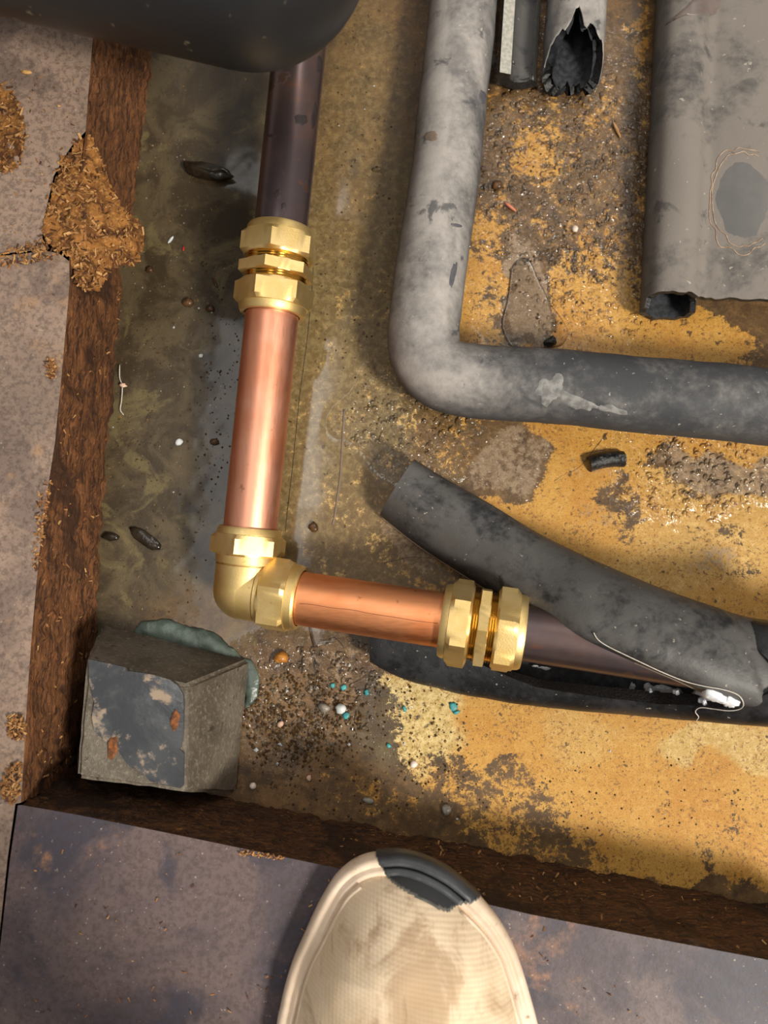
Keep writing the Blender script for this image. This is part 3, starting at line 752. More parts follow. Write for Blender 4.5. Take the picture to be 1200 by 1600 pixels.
# torn ridge on the flap, white adhesive left in the slit
hf = on_surf([fl]); hs = on_surf([fl, low])
def strand(name, parent, pts, r, mat, hit=None, lift=.0004, n=6):
    P = []
    for p in pts:
        q = hit(p[0], p[1], lift) if hit and len(p) == 2 else None
        P.append(q if q is not None else at(p[0], p[1], p[2] if len(p) > 2 else .05))
    return mesh(name, *tube(smooth_path(P, 6), r, n), mat, parent)
for (x, y, a, b, an, sd) in ((988, 1073, 5, 6, 0, 1), (1012, 1075, 9, 7, 20, 2), (1040, 1078, 20, 6, 8, 3), (1058, 1082, 8, 5, 0, 5), (1112, 1087, 26, 9, 12, 4), (1138, 1094, 20, 6, 14, 6), (1098, 1097, 9, 5, 20, 9), (850, 1044, 12, 3, 8, 8), (836, 1041, 8, 2, 8, 7)):
    stain(sl, hs, wob_poly(x, y, a, b, 20, sd * 1.7, an, .7), 'adhesive_scrap', M['adhesive'], .0022, 3)
th = [(928, 988), (935, 998), (950, 1008), (975, 1020), (1005, 1034), (1035, 1048), (1070, 1062), (1100, 1070), (1130, 1076), (1152, 1084), (1161, 1096), (1158, 1106), (1140, 1109), (1115, 1106), (1095, 1104), (1087, 1110), (1092, 1118), (1088, 1124)]
hp = on_surf([fl, low] + [c for o in bpy.data.objects if o.name == 'tarnished_pipe.001' for c in o.children])
tq = empty('loose_thread', tuple(at(1090, 1120, .03)), 'pale thread looping over the slit in the long black foam sleeve', 'thread')
strand('thread_strand', tq, th, .00022, M['thread'], hp, .0008)

# ------------------------------------------------------------------ black vessel overhanging the top left
vz = .165
v0, v1 = at(384, -118, vz), at(-330, -278, vz); da = (v1 - v0).normalized(); VR = (at(384, 70, vz) - v0).length * .985
ve = empty('black_vessel', (v0.x, v0.y, vz - VR), 'black painted rounded vessel overhanging the upper left corner of the pit', 'vessel')
st = [(-VR * math.cos(t), VR * math.sin(t), None) for t in np.linspace(0.01, math.pi / 2, 26)] + [(.02, VR, None), (.05, VR, None), (.10, VR, None), (.16, VR, None), (.2, VR, None)]
mesh('vessel_body', *turned(v0, da, st, 96), M['black_paint'], ve, sharp=60)
mesh('seam_band', *turned(v0, da, [(.118, VR - .001, None), (.118, VR + .0008, None), (.120, VR + .0012, None), (.128, VR + .0012, None), (.130, VR + .0008, None), (.130, VR - .001, None)], 96), M['black_paint'], ve, sharp=40)

# ------------------------------------------------------------------ rolled foam sheet at the right
o0, o1 = at(1046, 472, .015), at(1094, -560, .015); ax = (o1 - o0); ax.z = 0; LEN = ax.length; ax.normalize(); rt = Vector((ax.y, -ax.x, 0))
prof = smooth_path([Vector(p) for p in [(.150, .030, 0), (.110, .0315, 0), (.070, .0305, 0), (.040, .0285, 0), (.024, .0256, 0), (.0155, .0240, 0), (.007, .0292, 0), (-.002, .0298, 0), (-.0105, .0262, 0), (-.0152, .018, 0), (-.0155, .0105, 0), (-.0118, .004, 0), (-.004, .0006, 0), (.005, .0008, 0), (.0115, .0040, 0), (.0148, .0100, 0), (.0145, .0170, 0), (.0120, .0215, 0)]], 5)
def sheet_pt(k, s):
    p = prof[k]; q = Vector((o0.x, o0.y, 0)) + ax * s + rt * (p.x * (1 - .06 * s / LEN)) + Vector((0, 0, p.y))
    if p.y > .02: q.z += .0012 * nz((q.x, q.y, 0), 26, 9.0)
    if s < .001: q += ax * (.0012 * nz((p.x, p.y, 0), 160, 3.0) + (-.005 if p.y < .018 else 0))
    return q
rows = [[sheet_pt(k, LEN * i / 100) for k in range(len(prof))] for i in range(101)]
fs = empty('foam_sheet', (o0.x, o0.y, 0), 'weathered grey foam sheet with rolled left side and oval tide mark, at upper right', 'pipe insulation')
V, Fc, Mi = thick(rows, .0032, flip=True)
shp = mesh('rolled_sheet', V, Fc, [M['foam_sheet'], M['foam_torn'], M['foam_in']], fs, mi=Mi, sharp=50)
hh = on_surf([shp])
def band(L):   # a strip lying across the roll
    return L
stain(shp, hh, [(1030, 44), (1034, 41), (1044, 32), (1060, 18), (1076, 4), (1084, -6), (1110, -8), (1131, 0), (1129, 10), (1122, 19), (1105, 24), (1080, 26), (1060, 27), (1046, 33)], 'smooth_band', M['tape'], .0005, 4)
for sd, k in ((1.0, 1.0), (3.0, 1.13)):
    pts = []
    for i in range(40):
        t = 2 * math.pi * i / 40; rr = 1 + .12 * nz((math.cos(t), math.sin(t), 0), 2.2, sd) + .05 * nz((math.cos(t), math.sin(t), 0), 7, sd)
        x, y = 1162 + 50 * k * rr * math.cos(t), 312 + 74 * k * rr * math.sin(t)
        pts.append((x, y))
    strand('tide_line', shp, pts[6:34], .00028, M['crust'], hh, .0001, 6)
M['grey_wet'] = m_plain('damp_blue_grey', S(92, 91, 90), S(104, 101, 98), 40, .6, .3)
stain(shp, hh, wob_poly(1160, 312, 44, 66, 30, 2.2, 0, .15), 'damp_oval', M['grey_wet'], .0002)

# ------------------------------------------------------------------ two torn sleeve ends at the top
t0, t1 = at(893, 122, .018), at(912, -150, .018); ta = (t1 - t0).normalized(); ts = empty('foam_offcut', (t0.x, t0.y, 0), 'grey foam sleeve with a ragged torn black end beside the lagged pipe', 'pipe insulation')
a_, r_, u_ = frame(ta); rows = []; NU = 60
def torn(th):
    d = (math.degrees(th) + 180) % 360 - 180       # 0 = top, positive = right
    return .022 * math.exp(-((d + 8) / 14) ** 2) + .020 * math.exp(-((d - 38) / 46) ** 2) + .012 * math.exp(-((d + 42) / 34) ** 2) + .007 * nz((math.cos(th), math.sin(th), 0), 2.6, 5.0) + .002 * nz((math.cos(th), math.sin(th), 0), 8, 2.0)
for i in range(41):
    row = []
    for k in range(NU):
        th_ = 2 * math.pi * k / NU; s = torn(th_); s = s + (.26 - s) * (i / 40) ** 1.6
        R_ = .0178 * (1 + .02 * nz((math.cos(th_), math.sin(th_), s * 30), 2, 1))
        if i == 0: R_ *= .97
        row.append(t0 + ta * s + (u_ * math.cos(th_) + r_ * math.sin(th_)) * R_)
    rows.append(row)
V, Fc, Mi = thick(rows, .0062, True, flip=False); dust_attr(mesh('torn_sleeve', V, Fc, [M['foam_grey'], M['foam_torn'], M['foam_in']], ts, mi=Mi, sharp=60), lambda x, y: .7)
h0_, h1_ = at(822, 122, .017), at(838, -150, .017); ha = (h1_ - h0_).normalized(); hs_ = empty('foam_offcut', (h0_.x, h0_.y, 0), 'slit foam sleeve with a pale cut face against the lagged pipe', 'pipe insulation')
a_, r_, u_ = frame(ha); rows = []
for i in range(31):
    row = []
    for k in range(31):
        an = math.radians(-78 - 132 * k / 30)            # from the left rim round underneath
        s = .25 * (i / 30) ** 1.4 + (.006 * (k / 30) if i < 2 else 0)
        row.append(h0_ + ha * s + (u_ * math.cos(an) + r_ * math.sin(an)) * .0166)
    rows.append(row)
V, Fc, Mi = thick(rows, .0068, flip=True); mesh('slit_sleeve', V, Fc, [M['foam_grey'], M['foam_pale'], M['foam_black'], M['foam_torn']], hs_, mi=Mi, sharp=50)

# small foam scraps
def scrap(name, label, px, py, L, Wd, H, rot, mat, bend=.0, seed=1.0):
    c = at(px, py, 0); t = empty(name, tuple(c), label, 'foam scrap'); rows = []
    cs, sn = math.cos(rot), math.sin(rot)
    for i in range(13):
        u = (i / 12 - .5) * L; row = []
        for k in range(13):
            an = math.radians(-20 + 220 * k / 12)
            x, y, z = u + .0006 * nz((u, an, 0), 300, seed), Wd / 2 * math.cos(an) - bend * u * u, .0012 + H * max(0, math.sin(an)) * (1 + .2 * nz((u, an, 1), 200, seed))
            row.append(Vector((c.x + x * cs - y * sn, c.y + x * sn + y * cs, z)))
        rows.append(row)
    V, Fc, Mi = thick(rows, .0012, flip=True); mesh('foam_piece', V, Fc, [mat, M['foam_torn'], M['foam_torn']], t, mi=Mi, sharp=40); return t
scrap('foam_scrap', 'small curved black foam scrap on the yellow paint below the lagged pipe', 945, 719, .0205, .0070, .0045, math.radians(9), M['foam_black'], 12, 1.0)
cb = at(859, 537, 0); V, Fc = lump_geo((cb.x, cb.y, .0028), .0040, .0026, .003, .2, 4.0, .7, ICO2, 2.2)
tag(mesh('foam_crumb', V, Fc, M['foam_torn'], None, smooth=False), 'tiny black foam crumb against the upper side of the lagged pipe', 'foam scrap')

# ------------------------------------------------------------------ concrete block in the corner
bt = .052
blk = empty('concrete_block', tuple(at(250, 1110, 0)), 'tapered grey concrete block with a dark wet plate in the pit corner', 'block')
top = [at(x, y, bt) for x, y in ((136, 1027), (292, 1071), (290, 1237), (120, 1216))]
bot = [at(x, y, 0) for x, y in ((160, 975), (391, 1030), (370, 1240), (128, 1200))]
bot = [Vector((p.x, p.y, 0)) for p in bot]
bm = bmesh.new()
vt = [bm.verts.new(p) for p in top]; vb = [bm.verts.new(p) for p in bot]
bm.faces.new(vt); bm.faces.new(vb[::-1])
for i in range(4): bm.faces.new([vt[i], vb[i], vb[(i + 1) % 4], vt[(i + 1) % 4]])
bmesh.ops.recalc_face_normals(bm, faces=bm.faces)
bmesh.ops.bevel(bm, geom=[e for e in bm.edges], offset=.0018, segments=3, affect='EDGES')
bmesh.ops.triangulate(bm, faces=bm.faces); 
for _ in range(2): bmesh.ops.subdivide_edges(bm, edges=[e for e in bm.edges if e.calc_length() > .006], cuts=2, use_grid_fill=True)
bm.normal_update()
V = [v.co + v.normal * (.0007 * nz(v.co, 110, 2.0) + .0003 * nz(v.co, 420, 4.0)) for v in bm.verts]; V = [Vector((v.x, v.y, max(v.z, 0))) for v in V]
Fc = [[v.index for v in f.verts] for f in bm.faces]; bm.free()
bb = mesh('block_body', V, Fc, M['concrete'], blk, sharp=50)
def slab(name, parent, poly, z0, h, mat):
    P = [at(x, y, z0) for x, y in poly]; n = len(P)
    V = [Vector((p.x, p.y, z0)) for p in P] + [Vector((p.x, p.y, z0 + h)) for p in P]
    return mesh(name, V, [list(range(n))[::-1], list(range(n, 2 * n))] + [[i, (i + 1) % n, n + (i + 1) % n, n + i] for i in range(n)], mat, parent, smooth=False)
pl = [(141, 1030), (172, 1036), (198, 1042), (201, 1048), (226, 1051), (250, 1056), (268, 1062), (280, 1071), (287, 1083), (289, 1098), (288, 1140), (285, 1166), (282, 1169), (289, 1176), (288, 1226), (284, 1230), (258, 1225), (236, 1219), (226, 1207), (205, 1196), (196, 1186), (186, 1170), (168, 1158), (150, 1142), (146, 1120), (150, 1098), (142, 1066)]
plate = slab('dark_plate', blk, pl, bt - .0005, .0022, M['plate'])
hb = on_surf([plate, bb])
for (x, y, a, b, an, sd) in ((176, 1168, 9, 22, 8, 1.0), (274, 1126, 8, 19, 8, 2.0)):
    stain(plate, hb, wob_poly(x, y, a, b, 20, sd, an, .35), 'rust_flake', M['rust'], .0010, 4)
# sealant round the block's foot
sp = [(214, 984, .002), (232, 974, .0050), (262, 978, .0064), (296, 990, .0066), (326, 995, .0070), (350, 1008, .0052), (374, 1022, .0036), (390, 1032, .0030), (396, 1048, .0036), (397, 1066, .0040), (395, 1082, .0034), (388, 1096, .0014)]
P = smooth_path([at(x - 3, y + 9, .0006) for x, y, r in sp], 7); rr = np.interp(np.linspace(0, len(sp) - 1, len(P)), range(len(sp)), [p[2] for p in sp])
rr = [r_0 * (1 + .2 * nz((p.x, p.y, 0), 90, 6.0)) for r_0, p in zip(rr, P)]
V, Fc = tube(P, rr, 22, True)
V = [Vector((v.x + .0012 * nz(v, 150, 1.0), v.y + .0012 * nz(v, 150, 2.0), max(-.0005, v.z * .42) + .0006 * nz(v, 220, 3.0))) for v in V]
tag(mesh('sealant_bead', V, Fc, M['sealant'], None), 'lumpy grey-green sealant round the foot of the concrete block', 'sealant')

# ------------------------------------------------------------------ the shoe
ZO = .083
Lp = [(604, 1339), (575, 1342), (548, 1354), (524, 1375), (506, 1402), (490, 1432), (472, 1472), (456, 1508), (444, 1545), (436, 1580), (430, 1612)]
Rp = [(628, 1339), (662, 1347), (702, 1367), (742, 1399), (766, 1424), (786, 1450), (806, 1486), (820, 1525), (831, 1562), (840, 1595), (846, 1625)]
Lw = [at(x, y, ZO) for x, y in Lp]; Rw = [at(x, y, ZO) for x, y in Rp]
def yx(l, dx): return Vector((l.x + dx[0], l.y + dx[1], ZO))
Lw += [yx(Lw[-1], d) for d in ((-.001, -.02), (.004, -.06), (.010, -.10), (.013, -.15), (.018, -.185), (.032, -.203))]
Rw += [yx(Rw[-1], d) for d in ((.001, -.02), (-.004, -.06), (-.010, -.10), (-.014, -.15), (-.020, -.182), (-.034, -.20))]
loop = smooth_path(Lw[::-1] + Rw, 14); N_ = len(loop)
ytip, yheel = max(p.y for p in loop), min(p.y for p in loop)
xm = lambda y: interp([yheel, -.25, -.17, ytip], [(Lw[-1].x + Rw[-1].x) / 2, .008, .011, (Lw[0].x + Rw[0].x) / 2], y)
def spine(p):
    y = max(yheel + .03, min(ytip - .042, p.y)); return Vector((xm(y), y, 0))
Hh = lambda y: interp([yheel, -.30, -.24, -.20, -.165, -.13, ytip], [.050, .062, .058, .046, .034, .026, .022], y)
def inset(p, d):
    c = spine(p); v = Vector((p.x, p.y, 0)) - c; L = v.length; return c + v * ((L - d) / L)
sh = empty('canvas_shoe', (.01, (ytip + yheel) / 2, PT), 'dirty cream canvas shoe with a dark rubber toe, on the bluish panel', 'shoe')
def loops(L):
    V, Fc = [], []
    for (d, z) in L:
        for p in loop: q = inset(p, d); V.append(Vector((q.x, q.y, z + .0006 * nz((q.x, q.y, z), 70, 3.0) if z > PT + .002 else z)))
    for i in range(len(L) - 1):
        for k in range(N_): Fc.append([i * N_ + k, i * N_ + (k + 1) % N_, (i + 1) * N_ + (k + 1) % N_, (i + 1) * N_ + k])
    return V, Fc, len(L)
V, Fc, m = loops([(.004, PT + .0003), (.001, PT + .001), (0, PT + .004), (0, PT + .009), (.0006, PT + .0118), (.0018, PT + .0132), (.0032, PT + .0136), (.0040, PT + .0130), (.0046, PT + .0132), (.0054, PT + .0146), (.0068, PT + .0150), (.0080, PT + .0142), (.0095, PT + .012)])
Fc.append(list(range(N_))); sole = mesh('sole', V, Fc, M['sole'], sh, sharp=70)
V, Fc = [], []; K = 64
for i in range(K + 1):
    f = i / K
    for p in loop:
        a = inset(p, .0076); c = spine(p); q = a.lerp(c, f)
        z = PT + .0135 + Hh(q.y) * (1 - (1 - f) ** 2.1) ** .85 + .0012 * nz((q.x, q.y, 0), 34, 6.0)
        V.append(Vector((q.x, q.y, z)))
for i in range(K):
    for k in range(N_): Fc.append([i * N_ + k, i * N_ + (k + 1) % N_, (i + 1) * N_ + (k + 1) % N_, (i + 1) * N_ + k])
upper = mesh('upper', V, Fc, M['canvas'], sh)
# stitched line beside the edge
for side in (Lw[2:12], Rw[3:12]):
    pts = [inset(p, .0088) for p in smooth_path(side, 4)]
    tree = on_surf([upper])
    P = [Vector((p.x, p.y, PT + .0165 + .1 * 0)) for p in pts]
    mesh('seam_piping', *tube(P, .0009, 8), M['sole'], sh)
def inpoly(x, y, P):
    c = False
    for i in range(len(P)):
        a, b = P[i], P[i - 1]
        if (a[1] > y) != (b[1] > y) and x < (b[0] - a[0]) * (y - a[1]) / (b[1] - a[1]) + a[0]: c = not c
    return c
def overlay(name, parent, objs, poly, mat, lift):
    """a skin of its own over the faces that lie inside the outline"""
    mb = MB()
    for o in objs:
        b = parent_loc(o); me = o.data; fs_ = []
        for p in me.polygons:
            c = p.center + b
            if len(p.vertices) == 4 and inpoly(*to_px(*c), poly): fs_.append(list(p.vertices))
        use = sorted({i for f in fs_ for i in f}); mp = {v: k for k, v in enumerate(use)}
        mb.add([me.vertices[i].co + b + me.vertices[i].normal * lift for i in use], [[mp[i] for i in f] for f in fs_])
    return mb.build(name, mat, parent)
pt = [(588, 1300), (588, 1338), (594, 1348), (602, 1362), (612, 1375), (630, 1388), (650, 1399), (672, 1410), (690, 1420), (700, 1421), (710, 1413), (722, 1408), (736, 1409), (745, 1402), (800, 1340), (760, 1300)]
pe = [(x, y + (4 if y > 1345 else 0)) for x, y in pt]
overlay('frayed_edge', upper, [sole, upper], pe, M['toe_edge'], .0004)
overlay('rubber_toe', upper, [sole, upper], pt, M['toe_rubber'], .0010)

# the wearer's leg goes up from the shoe, out of the picture
M['denim'] = m_plain('dark_work_trousers', S(46, 48, 56), S(60, 62, 70), 500, .85, .4)
LG = smooth_path([Vector((.012, -.345, PT + .05)), Vector((.016, -.345, .20)), Vector((.03, -.335, .34)), Vector((.05, -.325, .50)), Vector((.06, -.34, .62))], 8)
mesh('trouser_leg', *tube(LG, list(np.interp(np.linspace(0, 1, len(LG)), [0, .15, .5, 1], [.044, .052, .066, .082])), 32, True, .004, 3.0), M['denim'], sh)

# ------------------------------------------------------------------ loose bits on the pit floor
def bit(name, label, px, py, sx, sy, sz, rot, mat, cat, seed, rough=.3, z=0.0, base=ICO2, smooth=True, group=None):
    c = at(px, py, z); V, Fc = lump_geo((c.x, c.y, z + sz * .75), sx, sy, sz, math.radians(rot), seed, rough, base)
    V = [Vector((v.x, v.y, max(v.z, z - .0004))) for v in V]
    return tag(mesh(name, V, Fc, mat, None, smooth=smooth), label, cat, group)
PB = {k: m_plain(k, *v) for k, v in dict(
    pebble_orange=(S(190, 128, 52), S(150, 96, 40), 300, .35, .3), pebble_white=(S(232, 218, 204), S(210, 190, 172), 300, .5, .3), pebble_pink=(S(218, 186, 164), S(190, 150, 126), 300, .5, .3),
    pebble_brown=(S(96, 66, 38), S(64, 44, 26), 300, .3, .4), lump_dark=(S(46, 38, 28), S(30, 25, 19), 200, .18, .8), chip_red=(S(196, 52, 36), S(170, 40, 30), 200, .4, .1), chip_pink=(S(196, 120, 96), S(170, 96, 74), 200, .4, .1),
    splinter=(S(176, 132, 88), S(140, 98, 60), 300, .6, .3), flake_teal=(S(72, 158, 160), S(46, 120, 124), 300, .45, .4), flake_pale=(S(206, 208, 206), S(176, 182, 184), 300, .4, .3), pebble_grey=(S(140, 134, 122), S(104, 98, 88), 300, .35, .4)).items()}
bit('pebble', 'orange-brown pebble on the wet floor below the brass elbow', 440, 1027, .0042, .0034, .0026, 10, PB['pebble_orange'], 'pebble', 1.0)
bit('pebble', 'small round white pebble near the foot of the concrete block', 396, 1227, .0019, .0019, .0017, 0, PB['pebble_white'], 'pebble', 2.0, .15)
bit('pebble', 'pinkish white pebble in the gravel right of the concrete block', 439, 1131, .0020, .0016, .0014, 40, PB['pebble_pink'], 'pebble', 3.0)
bit('pebble', 'tiny cream pebble in the dark dirt below the gravel patch', 483, 1215, .0014, .0017, .0012, 0, PB['pebble_pink'], 'pebble', 4.0)
bit('pebble', 'dark grey stone among the wet gravel left of the sleeve end', 507, 1105, .0036, .0026, .0022, -20, PB['pebble_grey'], 'pebble', 5.0)
bit('pebble', 'pale wet stone above a turquoise flake', 533, 1107, .0030, .0028, .0022, 15, PB['flake_pale'], 'pebble', 5.5)
bit('pebble', 'pale stone on the brown dirt below the sleeve', 646, 1194, .0024, .0018, .0016, 50, PB['pebble_white'], 'pebble', 6.0)
bit('pebble', 'flat grey stone near the bottom board, left of the yellow paint', 575, 1250, .0036, .0018, .0014, -8, PB['pebble_grey'], 'pebble', 7.0)
bit('pebble', 'rounded grey stone beside the bottom board above the shoe', 697, 1264, .0028, .0030, .0018, 0, PB['pebble_grey'], 'pebble', 8.0)
bit('pebble', 'brown wet pebble left of the upper brass coupling, nearer the left board', 295, 474, .0032, .0028, .0020, 0, PB['pebble_brown'], 'pebble', 9.0)
bit('pebble', 'brown wet pebble left of the upper brass coupling, nearer the coupling', 329, 483, .0026, .0022, .0016, 0, PB['pebble_brown'], 'pebble', 10.0)
bit('pebble', 'dark wet pebble on the olive floor right of the elbow nut', 490, 824, .0028, .0030, .0018, 30, PB['pebble_brown'], 'pebble', 11.0)
bit('pebble', 'round brown pebble on the dark floor below the broken board', 235, 423, .0022, .0020, .0016, 0, PB['pebble_brown'], 'pebble', 12.0)
bit('pebble', 'white grain on the brown wet floor between lagged pipe and sheet', 898, 359, .0018, .0022, .0014, 0, PB['pebble_white'], 'pebble', 13.0)
bit('pebble', 'brown pebble on the floor left of the long copper pipe', 335, 691, .0030, .0018, .0014, -5, PB['pebble_brown'], 'pebble', 14.0)
bit('pebble', 'brown rounded pebble beside the lagged pipe above the yellow paint', 777, 291, .0034, .0030, .0018, 0, PB['pebble_brown'], 'pebble', 15.0)
bit('wet_lump', 'long dark wet lump on the floor left of the upper dark pipe', 326, 272, .0150, .0050, .0040, -12, PB['lump_dark'], 'debris', 16.0, .22, base=ICO3)
bit('rusty_strip', 'flat dark rusty strip on the floor above the concrete block', 228, 842, .0110, .0036, .0014, -34, PB['lump_dark'], 'debris', 17.0, .2, base=ICO3)
bit('rusty_lump', 'flat dark rusty lump against the left board', 174, 839, .0050, .0024, .0016, -8, PB['lump_dark'], 'debris', 18.0, .35)
bit('wood_splinter', 'brown splinter beside the upper brass coupling', 336, 442, .0040, .0010, .0009, -62, PB['pebble_brown'], 'splinter', 19.0, .15)
bit('wood_splinter', 'tan splinter on the wet floor left of the foam sheet', 963, 203, .0062, .0010, .0009, -68, PB['splinter'], 'splinter', 20.0, .15)
bit('red_chip', 'tiny bright red chip on the dark floor beside the broken board', 287, 389, .0007, .0016, .0006, 0, PB['chip_red'], 'chip', 21.0, .1)
bit('pink_sliver', 'pinkish red sliver on the yellow floor right of the lagged pipe', 797, 324, .0046, .0010, .0010, -40, PB['chip_pink'], 'chip', 22.0, .1)
bit('pale_sliver', 'pale sliver on the dark floor above the tiny red chip', 267, 375, .0028, .0009, .0006, 55, PB['flake_pale'], 'chip', 23.0, .15)
bit('paint_flake', 'small bluish white flake left of the long copper pipe', 314, 556, .0014, .0012, .0005, 20, PB['flake_pale'], 'flake', 24.0)
bit('paint_flake', 'pale grey flake on the speckled floor left of the copper pipe', 280, 691, .0024, .0020, .0007, 20, PB['flake_pale'], 'flake', 25.0)
for (x, y, a, b, lab) in ((708, 1104, .0022, .0026, 'largest turquoise flake, on pale paint below the foam sleeve'), (713, 1113, .0020, .0010, 'turquoise flake just below the largest turquoise flake'), (541, 1118, .0020, .0018, 'turquoise flake in the gravel below the pale wet stone'),
                     (537, 1074, .0018, .0016, 'turquoise flake in the puddle edge near the sleeve end'), (520, 1071, .0014, .0014, 'left turquoise flake of the pair in the puddle'), (573, 1082, .0014, .0016, 'turquoise flake in the puddle under the sleeve end'),
                     (632, 1107, .0010, .0018, 'thin turquoise flake on the pale paint below the sleeve end'), (607, 1165, .0013, .0012, 'turquoise flake at the left border of the pale paint')):
    bit('turquoise_flake', lab, x, y, a, b, .0006, 20, PB['flake_teal'], 'flake', x * .01, .5)
bit('wood_chip', 'tan wood chip on the upper left panel below the vessel', 42, 114, .0030, .0012, .0009, -5, M['wood_b'], 'chip', 30.0, .2, z=PT)
lt = empty('lint_strand', tuple(at(192, 640, 0)), 'pale lint strand with a pink tuft beside the left board', 'lint')
mesh('strand', *tube(smooth_path([at(x, y, .002) for x, y in ((187, 570), (187, 590), (191, 603), (190, 625), (188, 640), (193, 648))], 5), .0003, 6), M['thread'], lt)
V, Fc = lump_geo(at(192, 602, .002), .0018, .0014, .001, 0, 3.0, .9, ICO2, 3); mesh('tuft', V, Fc, PB['pebble_pink'], lt)

# grit, droplets: nobody could count them
def scatter(regions, seed):
    r = random.Random(seed); out = []
    for (cx, cy, rx, ry, n, s0, s1) in regions:
        for _ in range(n):
            a = r.uniform(0, 6.28); k = math.sqrt(r.random()); out.append((cx + rx * k * math.cos(a), cy + ry * k * math.sin(a), r.uniform(s0, s1)))
    return out
oct_V = [Vector(v) for v in ((1, 0, 0), (-1, 0, 0), (0, 1, 0), (0, -1, 0), (0, 0, 1), (0, 0, -1))]; oct_F = [[0, 2, 4], [2, 1, 4], [1, 3, 4], [3, 0, 4], [2, 0, 5], [1, 2, 5], [3, 1, 5], [0, 3, 5]]
OCC = []
def clear(x, y):
    return True
mb = MB(); r = random.Random(5)
for (x, y, s) in scatter([(470, 1125, 95, 75, 700, .0004, .0013), (560, 1150, 180, 130, 420, .0003, .0010), (260, 620, 90, 420, 420, .0003, .0008), (640, 680, 120, 60, 50, .0003, .0007), (880, 300, 110, 220, 260, .0003, .0009),
                         (330, 560, 50, 200, 180, .0003, .0008), (560, 400, 70, 300, 160, .0003, .0008), (900, 1240, 290, 70, 120, .0003, .0008)], 8):
    c = at(x, y, 0); k = r.random()
    mb.add([Vector((c.x + v.x * s * r.uniform(.7, 1.3), c.y + v.y * s * r.uniform(.7, 1.3), max(-.0004, v.z * s * .8))) for v in oct_V], oct_F, 0 if k < .62 else 1 if k < .80 else 2 if k < .975 else 3)
tag(mb.build('grit', [m_plain('grit_brown', S(84, 62, 38), S(60, 44, 26), 300, .4, .3), m_plain('grit_grey', S(112, 102, 84), S(88, 78, 62), 300, .4, .3), m_plain('grit_tan', S(132, 106, 70), S(104, 80, 50), 300, .4, .3), PB['flake_pale']], None, smooth=False), 'fine grit and crumbs scattered over the wet pit floor', 'grit', kind='stuff')
dome_V, dome_F = [], []
for i in range(4):
    for k in range(10):
        t = 2 * math.pi * k / 10; q = 1 - i / 4; dome_V.append(Vector((math.cos(t) * q, math.sin(t) * q, 1 - q * q)))
dome_V.append(Vector((0, 0, 1)))
for i in range(3):
    for k in range(10): dome_F.append([i * 10 + k, i * 10 + (k + 1) % 10, (i + 1) * 10 + (k + 1) % 10, (i + 1) * 10 + k])
for k in range(10): dome_F.append([30 + k, 30 + (k + 1) % 10, 40])
mb = MB()
for (x, y, s) in scatter([(880, 270, 130, 200, 620, .0006, .0022), (640, 665, 100, 60, 130, .0006, .0019), (1100, 745, 110, 70, 230, .0006, .0021), (930, 470, 110, 90, 240, .0006, .0019), (330, 590, 50, 200, 220, .0002, .0007), (220, 560, 60, 260, 90, .0003, .0008),
                         (490, 1090, 110, 80, 240, .0006, .0020), (560, 300, 60, 280, 70, .0003, .0010), (960, 800, 90, 60, 60, .0004, .0012), (588, 263, 2, 2, 1, .0028, .0029)], 9):
    c = at(x, y, 0); e = r.uniform(.7, 1.3)
    mb.add([Vector((c.x + v.x * s * e, c.y + v.y * s / e, -.0002 + v.z * s * .28)) for v in dome_V], dome_F)
tag(mesh('water_droplets', mb.V, mb.F, M['water'], recalc=False), 'clear water droplets beaded over the wet pit floor', 'water', kind='stuff')

def film(label, poly, h, seed):
    P = smooth_path([at(x, y, 0) for x, y in poly + poly[:1]], 5)[:-1]; c = sum(P, Vector()) / len(P); n = len(P); V = [Vector((c.x, c.y, h))]; Fc = []
    prof = [(.5, 1.0), (.85, 1.0), (.93, .9), (.98, .5), (1.0, -.4)]
    for k, z in prof:
        for p in P: V.append(Vector((c.x + (p.x - c.x) * k, c.y + (p.y - c.y) * k, h * z)))
    for i in range(n): Fc.append([0, 1 + i, 1 + (i + 1) % n])
    for j in range(len(prof) - 1):
        for i in range(n): a = 1 + j * n; Fc.append([a + i, a + n + i, a + n + (i + 1) % n, a + (i + 1) % n])
    return tag(mesh('puddle', V, Fc, M['water'], None, face_up=True), label, 'puddle')
film('thin clear puddle under the short copper pipe next to the sleeve end', [(478, 960), (486, 1000), (492, 1012), (500, 1000), (508, 1006), (520, 996), (536, 1010), (541, 1024), (548, 1004), (560, 1000), (562, 1014), (574, 1006), (590, 1010), (596, 980), (540, 950)], .0007, 1)
for (x, y, a, b, an, lab) in ((500, 1030, 13, 9, 20, 'small ring puddle left of the sleeve end, below the copper pipe'), (537, 1036, 11, 10, 0, 'ring puddle closest to the end of the slit sleeve'), (570, 1068, 24, 9, -14, 'curved puddle below the rounded sleeve end'),
                              (497, 1082, 20, 9, 32, 'puddle beside the dark grey stone in the gravel'), (540, 1092, 20, 8, 14, 'puddle above the pale wet stone in the gravel')):
    film(lab, wob_poly(x, y, a, b, 14, x * .07, an, .5), .0006, x)
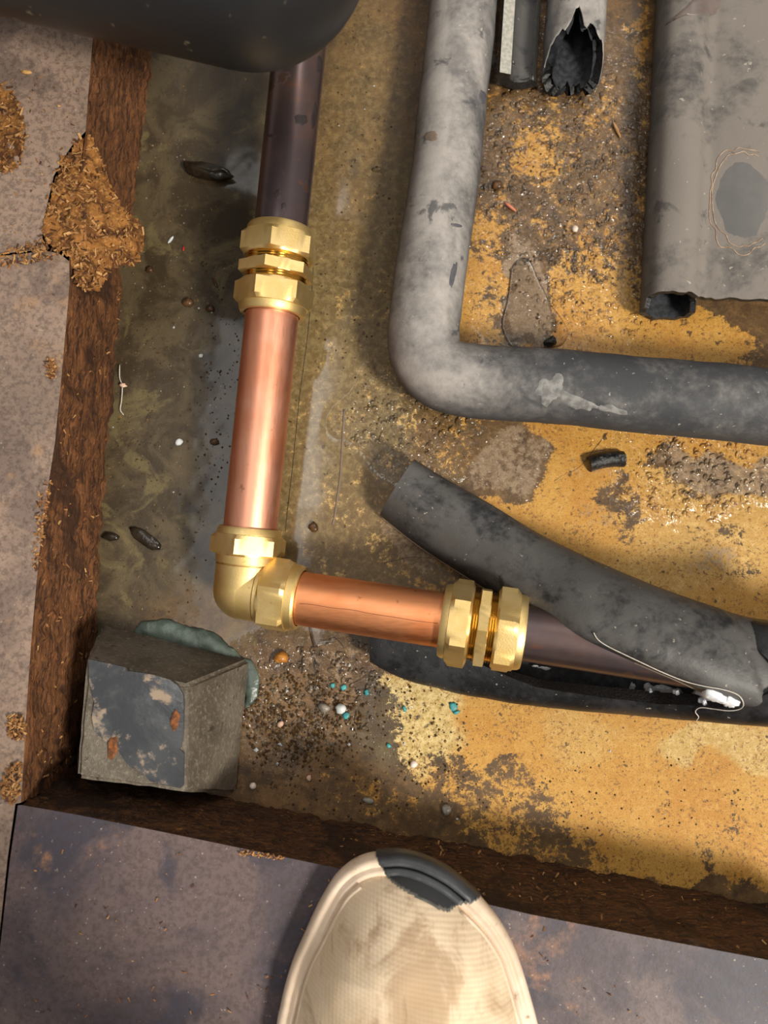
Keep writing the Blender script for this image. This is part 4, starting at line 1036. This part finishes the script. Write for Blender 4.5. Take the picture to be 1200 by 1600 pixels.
film('thin grey puddle on the yellow floor above the lagged pipe', [(798, 420), (806, 408), (818, 402), (832, 412), (842, 436), (850, 452), (862, 476), (880, 500), (888, 520), (876, 540), (840, 545), (800, 542), (786, 520), (784, 500), (792, 470), (796, 440)], .0006, 3)

M['crack'] = m_plain('dark_crack', S(48, 42, 32), S(36, 30, 22), 300, .6, .2)
mesh('crack', *tube(smooth_path([at(x, y, -.0001) for x, y in ((492, 380), (490, 400), (489, 430), (487, 460), (484, 490), (480, 530), (476, 560), (472, 590), (468, 620), (464, 660), (461, 690), (456, 740), (450, 790), (446, 830))], 5), .00022, 6), M['crack'], floor)
mesh('crack', *tube(smooth_path([at(x, y, -.0001) for x, y in ((600, 880), (640, 871), (680, 873), (720, 878), (760, 878))], 5), .00012, 6), M['crack'], floor)
mesh('crack', *tube(smooth_path([at(x, y, -.0001) for x, y in ((950, 676), (930, 700), (905, 730), (880, 742), (866, 752))], 5), .00012, 6), M['crack'], floor)
mesh('mortar_ridge', *tube(smooth_path([at(x, y, -.0003) for x, y in ((538, 640), (535, 690), (532, 740), (528, 770), (524, 800), (520, 820))], 5), .0007, 6), M['stain_tan'], floor)

# marks on the pipes
M['scab'] = m_plain('brown_scab', S(46, 34, 32), S(34, 26, 26), 200, .6, .4)
M['scratch'] = m_plain('dark_scratch', S(120, 66, 40), S(100, 54, 34), 200, .5, .1)
tp0 = bpy.data.objects['tarnished_pipe'].children[0]; htp = on_surf([tp0])
for (x, y, a, b, an, sd) in ((470, 187, 13, 11, 10, 1.0), (491, 182, 5, 24, 8, 2.0), (499, 100, 5, 15, 6, 3.0), (424, 212, 7, 4, 0, 4.0), (434, 304, 6, 9, 20, 5.0), (443, 322, 5, 6, 0, 6.0)):
    stain(tp0, htp, wob_poly(x, y, a, b, 18, sd, an, .4), 'scab', M['scab'], .0002, 3)
cp0 = bpy.data.objects['copper_pipe.001'].children[0]
strand('scratch', cp0, [(468, 943), (490, 945), (520, 950), (550, 953), (580, 959), (620, 965), (650, 970), (684, 974)], .00012, M['scratch'], on_surf([cp0]), .00002, 5)
